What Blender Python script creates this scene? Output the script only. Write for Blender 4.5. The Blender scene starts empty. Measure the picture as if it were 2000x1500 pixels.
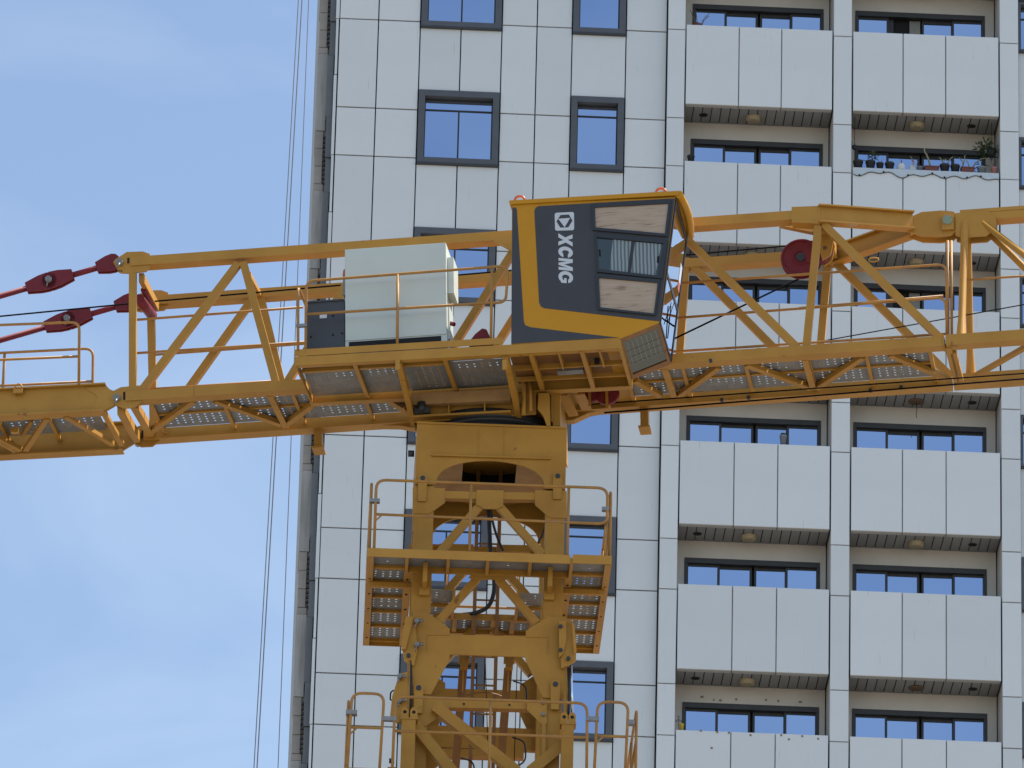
import bpy, math, random
from mathutils import Vector, Matrix
random.seed(7)
R_ = math.radians
scene = bpy.context.scene
COL = scene.collection

# ------------------------------------------------------------------ camera
F_PX, PITCH, ROLL = 13500.0, R_(23.14245), R_(1.47795)
CAM = Vector((0, 0, 1.6))
_c, _s = math.cos(PITCH), math.sin(PITCH)
_r0, _u0 = Vector((1, 0, 0)), Vector((0, -_s, _c))
FWD = Vector((0, _c, _s))
RGT = _r0 * math.cos(ROLL) + _u0 * math.sin(ROLL)
UPV = -_r0 * math.sin(ROLL) + _u0 * math.cos(ROLL)
cam_data = bpy.data.cameras.new('camera')
cam_data.sensor_width = 36.0
cam_data.lens = 36.0 * F_PX / 2000.0
cam_data.clip_start, cam_data.clip_end = 0.5, 6000
cam = bpy.data.objects.new('camera', cam_data)
COL.objects.link(cam)
cam.matrix_world = Matrix(((RGT.x, UPV.x, -FWD.x, CAM.x), (RGT.y, UPV.y, -FWD.y, CAM.y), (RGT.z, UPV.z, -FWD.z, CAM.z), (0, 0, 0, 1)))
scene.camera = cam
scene.render.resolution_x, scene.render.resolution_y = 1024, 768

# ------------------------------------------------------------------ sky, sun, exposure
SUN_EL, SUN_AZ = R_(62), R_(76)          # high, to the right and just behind the facade plane
SKY_STRENGTH, SUN_STRENGTH, EXPOSURE = 0.10, 4.1, 0.83
world = bpy.data.worlds.new('World')
scene.world = world
world.use_nodes = True
wn, wl = world.node_tree.nodes, world.node_tree.links
wn.clear()
w_out = wn.new('ShaderNodeOutputWorld')
w_bg = wn.new('ShaderNodeBackground')
w_sky = wn.new('ShaderNodeTexSky')
w_sky.sky_type = 'NISHITA'
w_sky.sun_disc = False
w_sky.sun_elevation, w_sky.sun_rotation = SUN_EL, SUN_AZ
w_sky.altitude, w_sky.air_density, w_sky.dust_density, w_sky.ozone_density = 20, 1.0, 0.8, 0.8
w_bg.inputs['Strength'].default_value = SKY_STRENGTH
w_tc = wn.new('ShaderNodeTexCoord')
w_map = wn.new('ShaderNodeMapping')
w_map.inputs['Scale'].default_value = (9, 9, 17)
w_noise = wn.new('ShaderNodeTexNoise')
w_noise.inputs['Scale'].default_value = 1.6
w_noise.inputs['Detail'].default_value = 5
w_noise.inputs['Roughness'].default_value = 0.5
w_noise.inputs['Distortion'].default_value = 0.5
w_ramp = wn.new('ShaderNodeValToRGB')
w_ramp.color_ramp.elements[0].position, w_ramp.color_ramp.elements[0].color = 0.40, (0.03, 0.03, 0.03, 1)
w_ramp.color_ramp.elements[1].position, w_ramp.color_ramp.elements[1].color = 0.74, (0.24, 0.24, 0.24, 1)
w_mix = wn.new('ShaderNodeMix')
w_mix.data_type = 'RGBA'
w_mix.inputs[7].default_value = (5.5, 6.3, 6.9, 1)
wl.new(w_tc.outputs['Generated'], w_map.inputs['Vector'])
wl.new(w_map.outputs['Vector'], w_noise.inputs['Vector'])
wl.new(w_noise.outputs['Fac'], w_ramp.inputs['Fac'])
wl.new(w_ramp.outputs['Color'], w_mix.inputs[0])
wl.new(w_sky.outputs['Color'], w_mix.inputs[6])
wl.new(w_mix.outputs[2], w_bg.inputs['Color'])
wl.new(w_bg.outputs['Background'], w_out.inputs['Surface'])

sun_data = bpy.data.lights.new('sun', 'SUN')
sun_data.energy, sun_data.angle, sun_data.color = SUN_STRENGTH, R_(0.6), (1.0, 0.95, 0.87)
sun = bpy.data.objects.new('sun', sun_data)
COL.objects.link(sun)
_sd = Vector((math.sin(SUN_AZ) * math.cos(SUN_EL), math.cos(SUN_AZ) * math.cos(SUN_EL), math.sin(SUN_EL)))
sun.rotation_euler = _sd.to_track_quat('Z', 'Y').to_euler()
sun.location = (0, 0, 90)
vs = scene.view_settings
vs.view_transform, vs.look, vs.exposure, vs.gamma, vs.use_curve_mapping = 'Standard', 'None', EXPOSURE, 1.0, False

scene.cycles.diffuse_bounces = 1

# ------------------------------------------------------------------ materials
MATS = {}
def scuffs(m):
    """sparse thin vertical scuff marks and faint rain runs on a cladding panel"""
    n, l = m.node_tree.nodes, m.node_tree.links
    b = n['Principled BSDF']
    old = b.inputs['Base Color'].links[0].from_socket
    geo = n.new('ShaderNodeNewGeometry'); mp = n.new('ShaderNodeMapping')
    mp.inputs['Scale'].default_value = (26, 26, 1.6)
    l.new(geo.outputs['Position'], mp.inputs['Vector'])
    nz = n.new('ShaderNodeTexNoise'); nz.inputs['Scale'].default_value = 1.0; nz.inputs['Detail'].default_value = 2
    l.new(mp.outputs['Vector'], nz.inputs['Vector'])
    rp = n.new('ShaderNodeValToRGB')
    rp.color_ramp.elements[0].position, rp.color_ramp.elements[0].color = 0.70, (1, 1, 1, 1)
    rp.color_ramp.elements[1].position, rp.color_ramp.elements[1].color = 0.80, (0.80, 0.80, 0.79, 1)
    l.new(nz.outputs['Fac'], rp.inputs['Fac'])
    mx = n.new('ShaderNodeMix'); mx.data_type = 'RGBA'; mx.blend_type = 'MULTIPLY'; mx.inputs[0].default_value = 1.0
    l.new(old, mx.inputs[6]); l.new(rp.outputs['Color'], mx.inputs[7]); l.new(mx.outputs[2], b.inputs['Base Color'])
def mat(name, col, rough=0.5, metal=0.0, var=0.0, scale=3.0, dark=None, bump=0.0, coat=0.0, streak=0.0, rnd=0.0, spec=0.5):
    m = bpy.data.materials.new(name)
    m.use_nodes = True
    n, l = m.node_tree.nodes, m.node_tree.links
    b = n['Principled BSDF']
    b.inputs['Roughness'].default_value = rough
    b.inputs['Metallic'].default_value = metal
    b.inputs['Coat Weight'].default_value = coat
    b.inputs['Specular IOR Level'].default_value = spec
    c4 = (*col, 1)
    b.inputs['Base Color'].default_value = c4
    tc = n.new('ShaderNodeTexCoord')
    src = None
    if var > 0:
        nz = n.new('ShaderNodeTexNoise')
        nz.inputs['Scale'].default_value = scale
        nz.inputs['Detail'].default_value = 6
        nz.inputs['Roughness'].default_value = 0.62
        l.new(tc.outputs['Object'], nz.inputs['Vector'])
        rp = n.new('ShaderNodeValToRGB')
        d = dark or tuple(x * 0.55 for x in col)
        rp.color_ramp.elements[0].position, rp.color_ramp.elements[0].color = 0.30, (*[x * var + y * (1 - var) for x, y in zip(d, col)], 1)
        rp.color_ramp.elements[1].position, rp.color_ramp.elements[1].color = 0.62, c4
        l.new(nz.outputs['Fac'], rp.inputs['Fac'])
        src = rp.outputs['Color']
        rr = n.new('ShaderNodeMapRange')
        rr.inputs['To Min'].default_value, rr.inputs['To Max'].default_value = min(1, rough + 0.12), max(0.05, rough - 0.1)
        l.new(nz.outputs['Fac'], rr.inputs['Value'])
        l.new(rr.outputs['Result'], b.inputs['Roughness'])
    if streak > 0:
        mp = n.new('ShaderNodeMapping')
        mp.inputs['Scale'].default_value = (9, 9, 0.7)
        l.new(tc.outputs['Object'], mp.inputs['Vector'])
        ns = n.new('ShaderNodeTexNoise')
        ns.inputs['Scale'].default_value = 1.7
        ns.inputs['Detail'].default_value = 4
        l.new(mp.outputs['Vector'], ns.inputs['Vector'])
        rs = n.new('ShaderNodeValToRGB')
        k = 1 - streak
        rs.color_ramp.elements[0].position, rs.color_ramp.elements[0].color = 0.36, (k, k * 0.98, k * 0.95, 1)
        rs.color_ramp.elements[1].position, rs.color_ramp.elements[1].color = 0.56, (1, 1, 1, 1)
        l.new(ns.outputs['Fac'], rs.inputs['Fac'])
        mx = n.new('ShaderNodeMix'); mx.data_type = 'RGBA'; mx.blend_type = 'MULTIPLY'
        mx.inputs[0].default_value = 1.0
        if src: l.new(src, mx.inputs[6])
        else: mx.inputs[6].default_value = c4
        l.new(rs.outputs['Color'], mx.inputs[7])
        src = mx.outputs[2]
    if rnd > 0:
        oi = n.new('ShaderNodeObjectInfo')
        mr = n.new('ShaderNodeMapRange')
        mr.inputs['To Min'].default_value, mr.inputs['To Max'].default_value = 1 - rnd, 1 + rnd * 0.4
        l.new(oi.outputs['Random'], mr.inputs['Value'])
        hs = n.new('ShaderNodeHueSaturation')
        l.new(mr.outputs['Result'], hs.inputs['Value'])
        if src: l.new(src, hs.inputs['Color'])
        else: hs.inputs['Color'].default_value = c4
        src = hs.outputs['Color']
    if src: l.new(src, b.inputs['Base Color'])
    if bump > 0:
        nb = n.new('ShaderNodeTexNoise')
        nb.inputs['Scale'].default_value = scale * 6
        nb.inputs['Detail'].default_value = 4
        l.new(tc.outputs['Object'], nb.inputs['Vector'])
        bp = n.new('ShaderNodeBump')
        bp.inputs['Strength'].default_value = bump
        bp.inputs['Distance'].default_value = 0.02
        l.new(nb.outputs['Fac'], bp.inputs['Height'])
        l.new(bp.outputs['Normal'], b.inputs['Normal'])
    MATS[name] = m
    return m

mat('crane_yellow', (0.575, 0.292, 0.050), 0.50, var=0.50, scale=1.6, dark=(0.40, 0.185, 0.034), bump=0.03, spec=0.3)
mat('mast_yellow', (0.585, 0.290, 0.046), 0.52, var=0.55, scale=1.3, dark=(0.38, 0.168, 0.028), bump=0.04, spec=0.3)
def chips(m, thr, col, scale):
    n, l = m.node_tree.nodes, m.node_tree.links
    b = n['Principled BSDF']
    old = b.inputs['Base Color'].links[0].from_socket
    geo = n.new('ShaderNodeNewGeometry')
    nz = n.new('ShaderNodeTexNoise'); nz.inputs['Scale'].default_value = scale; nz.inputs['Detail'].default_value = 7; nz.inputs['Roughness'].default_value = 0.7
    l.new(geo.outputs['Position'], nz.inputs['Vector'])
    rp = n.new('ShaderNodeValToRGB')
    rp.color_ramp.elements[0].position, rp.color_ramp.elements[0].color = thr, (0, 0, 0, 1)
    rp.color_ramp.elements[1].position, rp.color_ramp.elements[1].color = thr + 0.05, (0.75, 0.75, 0.75, 1)
    l.new(nz.outputs['Fac'], rp.inputs['Fac'])
    mx = n.new('ShaderNodeMix'); mx.data_type = 'RGBA'; mx.inputs[7].default_value = (*col, 1)
    l.new(rp.outputs['Color'], mx.inputs[0]); l.new(old, mx.inputs[6]); l.new(mx.outputs[2], b.inputs['Base Color'])
chips(MATS['crane_yellow'], 0.66, (0.20, 0.085, 0.03), 3.2)
chips(MATS['mast_yellow'], 0.645, (0.18, 0.075, 0.028), 3.0)
mat('rail_yellow', (0.52, 0.26, 0.06), 0.5, var=0.6, scale=5, dark=(0.33, 0.17, 0.09), spec=0.3)
mat('cab_yellow', (0.68, 0.305, 0.008), 0.38, var=0.16, scale=1.5, spec=0.35)
mat('rust_shade_brown', (0.34, 0.155, 0.045), 0.6, var=0.6, scale=4, dark=(0.20, 0.085, 0.03))  # rust on ladder and guides; shaded yellow painted onto floor plate and lower frame
mat('ring_beige', (0.52, 0.30, 0.12), 0.6, var=0.6, scale=3, dark=(0.30, 0.15, 0.05))
mat('slate_paint', (0.070, 0.070, 0.076), 0.42, var=0.2, scale=2, spec=0.35)
mat('window_rubber', (0.035, 0.037, 0.042), 0.45)
mat('decal_white', (0.72, 0.74, 0.76), 0.4, var=0.15, scale=9)
mat('red_paint', (0.23, 0.030, 0.040), 0.55, var=0.45, scale=5, dark=(0.12, 0.02, 0.025), spec=0.25)
mat('deck_steel', (0.33, 0.325, 0.315), 0.62, metal=0.25, var=0.5, scale=7, bump=0.05)
mat('bolt_steel', (0.30, 0.28, 0.25), 0.5, metal=0.6, var=0.4, scale=20)
mat('dark_steel', (0.06, 0.062, 0.066), 0.5, metal=0.5)
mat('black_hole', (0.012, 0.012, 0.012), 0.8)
mat('rope_black', (0.012, 0.012, 0.013), 0.95, spec=0.05)
mat('clamp_grey', (0.34, 0.32, 0.30), 0.5, metal=0.6, var=0.4, scale=14)
mat('reflection_grid_grey', (0.34, 0.35, 0.32), 0.6)
mat('cable_grey', (0.20, 0.215, 0.24), 0.8, spec=0.1)
mat('glue_brown', (0.34, 0.22, 0.13), 0.8, var=0.7, scale=40)
mat('chrome', (0.75, 0.76, 0.78), 0.15, metal=1.0)
mat('enamel_white', (0.68, 0.73, 0.66), 0.45, var=0.12, scale=2.0, dark=(0.48, 0.48, 0.42))
mat('box_grey', (0.075, 0.080, 0.088), 0.5, var=0.3, scale=3)
mat('pin_green', (0.30, 0.37, 0.25), 0.55, var=0.4, scale=20)
mat('orange_lamp', (0.55, 0.14, 0.06), 0.4)
mat('panel_white', (0.81, 0.825, 0.80), 0.5, var=0.08, scale=0.9, rnd=0.055, bump=0.015)
scuffs(MATS['panel_white'])
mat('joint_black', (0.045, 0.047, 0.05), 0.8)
mat('frame_grey', (0.125, 0.128, 0.133), 0.42, metal=0.3, var=0.25, scale=4, rnd=0.05)
mat('frame_dark', (0.060, 0.058, 0.057), 0.45, metal=0.2, var=0.2, scale=4)
mat('wall_beige', (0.72, 0.66, 0.575), 0.85, var=0.30, scale=1.6, dark=(0.52, 0.46, 0.39), bump=0.12)
mat('soffit_grey', (0.36, 0.355, 0.345), 0.55, var=0.15, scale=3, rnd=0.08)
mat('fascia_grey', (0.50, 0.49, 0.475), 0.6, var=0.15, scale=3)
mat('pier_cream', (0.50, 0.485, 0.45), 0.75, var=0.35, scale=1.2, streak=0.18)
mat('tile_brown', (0.42, 0.375, 0.32), 0.6, var=0.25, scale=4, rnd=0.12)
mat('strip_grey', (0.17, 0.175, 0.18), 0.5, var=0.2, scale=2, rnd=0.18)
mat('lamp_cream', (0.42, 0.345, 0.21), 0.4, var=0.25, scale=9)
mat('curtain_beige', (0.45, 0.42, 0.35), 0.8)
mat('pot_black', (0.03, 0.03, 0.032), 0.5, var=0.3, scale=20)
mat('pot_white', (0.70, 0.70, 0.70), 0.4)
mat('pot_terracotta', (0.20, 0.065, 0.04), 0.6, var=0.3, scale=14)
mat('pot_pink', (0.48, 0.22, 0.20), 0.6)
mat('pot_grey', (0.22, 0.24, 0.27), 0.5)
mat('cup_yellow', (0.65, 0.50, 0.05), 0.5)
mat('plant_green', (0.07, 0.10, 0.04), 0.6, var=0.5, scale=20)
mat('plant_stem', (0.30, 0.29, 0.16), 0.6, var=0.5, scale=18)
mat('plant_dry', (0.16, 0.11, 0.07), 0.8)
mat('sheet_clear', (0.62, 0.68, 0.70), 0.25, var=0.2, scale=8)
mat('ground_concrete', (0.18, 0.162, 0.138), 0.9, var=0.4, scale=0.05)
mat('hose_black', (0.018, 0.018, 0.019), 0.5)

def glass_mat(name, tint, rough, noise=0.0):
    m = mat(name, tint, rough, metal=1.0)
    if noise:
        n, l = m.node_tree.nodes, m.node_tree.links
        b = n['Principled BSDF']
        tc = n.new('ShaderNodeTexCoord'); nz = n.new('ShaderNodeTexNoise')
        nz.inputs['Scale'].default_value = 0.8
        l.new(tc.outputs['Object'], nz.inputs['Vector'])
        bp = n.new('ShaderNodeBump'); bp.inputs['Strength'].default_value = noise; bp.inputs['Distance'].default_value = 0.05
        l.new(nz.outputs['Fac'], bp.inputs['Height']); l.new(bp.outputs['Normal'], b.inputs['Normal'])
    return m
glass_mat('glass_blue', (0.42, 0.52, 0.70), 0.03, 0.015)
glass_mat('glass_cab_front', (0.62, 0.64, 0.66), 0.02, 0.10)
glass_mat('glass_cab_low', (0.13, 0.14, 0.12), 0.08, 0.5)

def wood_mat():
    m = mat('plywood', (0.50, 0.36, 0.235), 0.5, coat=0.5)
    n, l = m.node_tree.nodes, m.node_tree.links
    b = n['Principled BSDF']
    tc = n.new('ShaderNodeTexCoord'); mp = n.new('ShaderNodeMapping')
    mp.inputs['Scale'].default_value = (1.2, 1, 11); mp.inputs['Rotation'].default_value = (0, R_(5), 0)
    l.new(tc.outputs['Object'], mp.inputs['Vector'])
    nz = n.new('ShaderNodeTexNoise'); nz.inputs['Scale'].default_value = 2.3; nz.inputs['Detail'].default_value = 6; nz.inputs['Distortion'].default_value = 0.6
    l.new(mp.outputs['Vector'], nz.inputs['Vector'])
    rp = n.new('ShaderNodeValToRGB')
    e = rp.color_ramp.elements
    e[0].position, e[0].color = 0.30, (0.25, 0.15, 0.085, 1)
    e[1].position, e[1].color = 0.42, (0.50, 0.36, 0.235, 1)
    x = e.new(0.7); x.color = (0.57, 0.43, 0.30, 1)
    l.new(nz.outputs['Fac'], rp.inputs['Fac']); l.new(rp.outputs['Color'], b.inputs['Base Color'])
wood_mat()
def curtain_mat():
    m = mat('striped_curtain', (0.3, 0.34, 0.33), 0.5, coat=0.5)
    n, l = m.node_tree.nodes, m.node_tree.links
    b = n['Principled BSDF']
    tc = n.new('ShaderNodeTexCoord')
    wv = n.new('ShaderNodeTexWave'); wv.inputs['Scale'].default_value = 6.2; wv.inputs['Distortion'].default_value = 1.0; wv.inputs['Detail'].default_value = 1
    l.new(tc.outputs['Object'], wv.inputs['Vector'])
    rp = n.new('ShaderNodeValToRGB')
    rp.color_ramp.elements[0].color = (0.10, 0.125, 0.13, 1); rp.color_ramp.elements[1].color = (0.34, 0.40, 0.39, 1)
    l.new(wv.outputs['Fac'], rp.inputs['Fac']); l.new(rp.outputs['Color'], b.inputs['Base Color'])
curtain_mat()

# ------------------------------------------------------------------ frames and mesh building
class Frame:
    """A right-handed local frame: x along, y away from the viewer, z up."""
    def __init__(s, O, ex, ey):
        s.O, s.ex, s.ey = Vector(O), Vector(ex), Vector(ey)
        s.ez = s.ex.cross(s.ey)
        s.m = Matrix(((s.ex.x, s.ey.x, s.ez.x, s.O.x), (s.ex.y, s.ey.y, s.ez.y, s.O.y), (s.ex.z, s.ey.z, s.ez.z, s.O.z), (0, 0, 0, 1)))
        s.inv = s.m.inverted()
    def hit(s, px, py, axis, val):
        """where the sight line of a photo point meets the frame plane axis = val"""
        d = FWD + RGT * ((px - 1000) / F_PX) - UPV * ((py - 750) / F_PX)
        o, e = s.inv @ CAM, s.inv.to_3x3() @ d
        return o + e * ((val - o[axis]) / e[axis])
    def Y(s, px, py, y): return s.hit(px, py, 1, y)
    def Z(s, px, py, z): return s.hit(px, py, 2, z)

class MB:
    def __init__(s): s.v, s.f, s.sm = [], [], []
    def add(s, vs, fs, smooth=False):
        o = len(s.v)
        s.v += [tuple(p) for p in vs]
        s.f += [tuple(i + o for i in f) for f in fs]
        s.sm += [smooth] * len(fs)
        return s
    def box(s, a, b):
        (x0, y0, z0), (x1, y1, z1) = a, b
        x0, x1 = min(x0, x1), max(x0, x1); y0, y1 = min(y0, y1), max(y0, y1); z0, z1 = min(z0, z1), max(z0, z1)
        return s.add([(x0,y0,z0),(x1,y0,z0),(x1,y1,z0),(x0,y1,z0),(x0,y0,z1),(x1,y0,z1),(x1,y1,z1),(x0,y1,z1)],
                     [(3,2,1,0),(4,5,6,7),(0,1,5,4),(1,2,6,5),(2,3,7,6),(3,0,4,7)])
    def beam(s, a, b, w, h, up=(0, 0, 1)):
        a, b, up = Vector(a), Vector(b), Vector(up)
        d = (b - a).normalized()
        sd = d.cross(up)
        if sd.length < 1e-4: sd = d.cross(Vector((1, 0, 0)))
        sd.normalize(); u = sd.cross(d).normalized()
        sd, u = sd * (w / 2), u * (h / 2)
        return s.add([a-sd-u, a+sd-u, a+sd+u, a-sd+u, b-sd-u, b+sd-u, b+sd+u, b-sd+u],
                     [(0,1,2,3),(7,6,5,4),(1,0,4,5),(2,1,5,6),(3,2,6,7),(0,3,7,4)])
    def angle(s, a, b, w, t=0.012, up=(0, -1, 0)):
        """an L-section: one leg facing up-vector, the other square to it"""
        a, b, up = Vector(a), Vector(b), Vector(up)
        d = (b - a).normalized(); sd = d.cross(up).normalized()
        s.beam(a, b, w, t, up)
        o = sd * (w / 2 - t / 2) - up * (w / 2)
        return s.beam(a + o, b + o, t, w - t, up)
    def prism(s, poly, ext):
        n = len(poly); e = Vector(ext)
        p = [Vector(q) for q in poly]
        nrm = Vector((0, 0, 0))
        for i in range(n): nrm += p[i].cross(p[(i + 1) % n])
        if nrm.dot(e) > 0: p.reverse()
        q = [x + e for x in p]
        return s.add(p + q, [tuple(range(n)), tuple(range(2 * n - 1, n - 1, -1))] + [((i + 1) % n, i, i + n, (i + 1) % n + n) for i in range(n)])
    def tube(s, pts, r, n=8, r2=None, cap=True):
        pts = [Vector(p) for p in pts]
        m = len(pts); vs = []
        ref = None
        for i, p in enumerate(pts):
            t = (pts[min(i + 1, m - 1)] - pts[max(i - 1, 0)]).normalized()
            if ref is None:
                ref = t.orthogonal().normalized()
            ref = (ref - t * ref.dot(t)).normalized()
            o = t.cross(ref)
            rr = r if r2 is None else r + (r2 - r) * i / (m - 1)
            for k in range(n):
                a = 2 * math.pi * k / n
                vs.append(p + (ref * math.cos(a) + o * math.sin(a)) * rr)
        fs = [(i*n+k, i*n+(k+1) % n, (i+1)*n+(k+1) % n, (i+1)*n+k) for i in range(m - 1) for k in range(n)]
        o = len(s.v)
        s.add(vs, fs, True)
        if cap:
            s.f += [tuple(o + k for k in range(n - 1, -1, -1)), tuple(o + (m - 1) * n + k for k in range(n))]
            s.sm += [False, False]
        return s
    def bent(s, pts, r, bend=0.12, n=8):
        pts = [Vector(p) for p in pts]
        out = [pts[0]]
        for i in range(1, len(pts) - 1):
            p, a, b = pts[i], pts[i - 1], pts[i + 1]
            da, db = (a - p), (b - p)
            k = min(bend, da.length * 0.49, db.length * 0.49)
            pa, pb = p + da.normalized() * k, p + db.normalized() * k
            for j in range(6):
                t = j / 5
                out.append(pa * (1 - t) ** 2 + p * 2 * t * (1 - t) + pb * t * t)
        out.append(pts[-1])
        return s.tube(out, r, n)
    def lathe(s, c, prof, n=14, smooth=True):
        c = Vector(c); vs = []
        for r, z in prof:
            for k in range(n):
                a = 2 * math.pi * k / n
                vs.append(c + Vector((r * math.cos(a), r * math.sin(a), z)))
        m = len(prof)
        return s.add(vs, [(i*n+k, i*n+(k+1) % n, (i+1)*n+(k+1) % n, (i+1)*n+k) for i in range(m - 1) for k in range(n)] + [tuple(range((m-1)*n, m*n)), tuple(range(n - 1, -1, -1))], smooth)
    def perforated(s, x0, x1, y0, y1, z, step=0.105, stepy=0.085, r=0.015, t=0.004, margin=0.05):
        """a flat sheet with a grid of real round holes"""
        if x1 - x0 < 2 * margin + step or y1 - y0 < 2 * margin + stepy:
            return s.box((x0, y0, z), (x1, y1, z + t))
        nx, ny = max(1, int((x1 - x0 - 2 * margin) / step)), max(1, int((y1 - y0 - 2 * margin) / stepy))
        ax, ay = (x1 - x0 - nx * step) / 2, (y1 - y0 - ny * stepy) / 2
        X0, Y0 = x0 + ax, y0 + ay
        X1, Y1 = X0 + nx * step, Y0 + ny * stepy
        s.add([(x0,y0,z),(x1,y0,z),(x1,y1,z),(x0,y1,z),(X0,Y0,z),(X1,Y0,z),(X1,Y1,z),(X0,Y1,z)], [(1,0,4,5),(2,1,5,6),(3,2,6,7),(0,3,7,4)])
        for i in range(nx):
            for j in range(ny):
                a, b, c, d = X0 + i * step, X0 + (i + 1) * step, Y0 + j * stepy, Y0 + (j + 1) * stepy
                mx, my = (a + b) / 2, (c + d) / 2
                vs = [(a,c,z),(b,c,z),(b,d,z),(a,d,z)] + [(mx + r * math.cos(R_(22.5 + 45 * k)), my + r * math.sin(R_(22.5 + 45 * k)), z) for k in range(8)]
                s.add(vs, [(1,0,9,10),(2,1,11,4),(3,2,5,6),(0,3,7,8),(2,4,5),(3,6,7),(0,8,9),(1,10,11)])
        return s
    def mesh(s, name):
        me = bpy.data.meshes.new(name)
        me.from_pydata(s.v, [], s.f)
        me.polygons.foreach_set('use_smooth', s.sm)
        me.update()
        return me

def tag(o, label=None, cat=None, group=None, kind=None):
    if label: o['label'] = label
    if cat: o['category'] = cat
    if group: o['group'] = group
    if kind: o['kind'] = kind
    return o
def empty(name, m=None, parent=None):
    o = bpy.data.objects.new(name, None)
    o.empty_display_size = 0.2
    COL.objects.link(o)
    o.parent = parent
    if m is not None: o.matrix_local = m
    return o
def put(name, mb, material, parent, m=None):
    me = mb.mesh(name) if isinstance(mb, MB) else mb
    if material and not me.materials: me.materials.append(MATS[material])
    o = bpy.data.objects.new(name, me)
    COL.objects.link(o)
    o.parent = parent
    if m is not None: o.matrix_local = m
    return o

_ps, _al = R_(8.25927), R_(2.24153)
UP = Frame((-0.30511, 88.67391, 39.41406), (math.cos(_ps) * math.cos(_al), -math.sin(_ps) * math.cos(_al), math.sin(_al)), (math.sin(_ps), math.cos(_ps), 0))
_am = R_(1.6)
MA = Frame((-0.29, 88.65, 0), (math.cos(_am), math.sin(_am), 0), (-math.sin(_am), math.cos(_am), 0))
_bm = R_(2.12293)
BL = Frame((0, 124.0984, 0), (math.cos(_bm), math.sin(_bm), 0), (-math.sin(_bm), math.cos(_bm), 0))

# ------------------------------------------------------------------ ground
g = MB()
g.add([(-2500, -2500, 0), (2500, -2500, 0), (2500, 3000, 0), (-2500, 3000, 0)], [(0, 1, 2, 3)])
ground = put('ground', g, 'ground_concrete', None)
tag(ground, kind='structure')

# ------------------------------------------------------------------ apartment building
bld = empty('apartment_building', BL.m)
tag(bld, 'white panelled apartment tower with blue windows and recessed balconies behind the crane', 'building')
ROW = lambda k: 62.422 - 3.0 * k            # storey joint k
SMALL = 1.052
JX = [-3.627, -2.849, -2.012, -0.381, 0.318, 1.023, 2.101, 2.918]
_pc = {}
def panel(name, u0, u1, v0, v1, y, parent=bld, material='panel_white', gap=0.011, depth=0.045):
    """one cladding panel with a chamfered rim, front face at depth y"""
    w, h = round(u1 - u0 - 2 * gap, 3), round(v1 - v0 - 2 * gap, 3)
    key = (w, h, material, depth)
    if key not in _pc:
        a, b, c = w / 2, h / 2, 0.007
        m = MB().add([(-a+c,0,-b+c),(a-c,0,-b+c),(a-c,0,b-c),(-a+c,0,b-c),(-a,c,-b),(a,c,-b),(a,c,b),(-a,c,b),(-a,depth,-b),(a,depth,-b),(a,depth,b),(-a,depth,b)],
                     [(0,1,2,3),(4,5,1,0),(5,6,2,1),(6,7,3,2),(7,4,0,3),(8,9,5,4),(9,10,6,5),(10,11,7,6),(11,8,4,7),(11,10,9,8)])
        _pc[key] = m.mesh(name)
    o = put(name, _pc[key], material, parent)
    o.location = ((u0 + u1) / 2, y + random.uniform(-0.002, 0.002), (v0 + v1) / 2)
    o.rotation_euler = (random.uniform(-0.0012, 0.0012), 0, random.uniform(-0.0016, 0.0016))
    return o
def solid(name, boxes, material, parent=bld):
    m = MB()
    for a, b in boxes: m.box(a, b)
    return put(name, m, material, parent)

TOPZ = 79.0
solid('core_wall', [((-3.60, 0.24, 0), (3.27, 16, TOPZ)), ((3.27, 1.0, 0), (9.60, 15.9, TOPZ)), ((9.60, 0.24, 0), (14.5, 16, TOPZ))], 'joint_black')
solid('upper_wall', [((-3.62, 0.0, ROW(-1) + 0.02), (2.91, 0.24, TOPZ)), ((2.93, -0.14, ROW(-1) + 1.4), (14.4, 0.24, TOPZ))], 'panel_white')
solid('lower_wall', [((-3.62, 0.0, 0), (2.91, 0.24, ROW(6) + SMALL - 0.01)), ((2.93, -0.14, 0), (14.4, 0.24, ROW(6) + 0.5)), ((JX[2] + .01, 0.0, ROW(6) + SMALL), (JX[3] - .01, 0.24, 45.905)), ((JX[5] + .01, 0.0, ROW(6) + SMALL), (JX[6] - .01, 0.24, 45.905))], 'panel_white')

# flat cladding
FULL = [(0, 1), (1, 2), (3, 4), (4, 5), (6, 7)]
for k in range(0, 6):
    for a, b in FULL:
        panel('cladding_panel', JX[a], JX[b], ROW(k), ROW(k) + SMALL, 0)
        panel('cladding_panel', JX[a], JX[b], ROW(k + 1) + SMALL, ROW(k), 0)
for a, b in FULL:
    panel('cladding_panel', JX[a], JX[b], ROW(0) + SMALL, ROW(-1), 0)
for k in range(0, 6):
    dz = 3.0 * (1 - k)
    lo, hi = 60.915 + dz - 3.0, 59.305 + dz            # between the heads of one window and the sill above
    panel('spandrel_panel', JX[2], -1.197, lo, hi, 0)
    panel('spandrel_panel', -1.197, JX[3], lo, hi, 0)
    panel('spandrel_panel', JX[5], JX[6], lo, hi, 0)
    panel('spandrel_panel', 9.95, 11.6, lo - 0.5, hi, 0)
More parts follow.
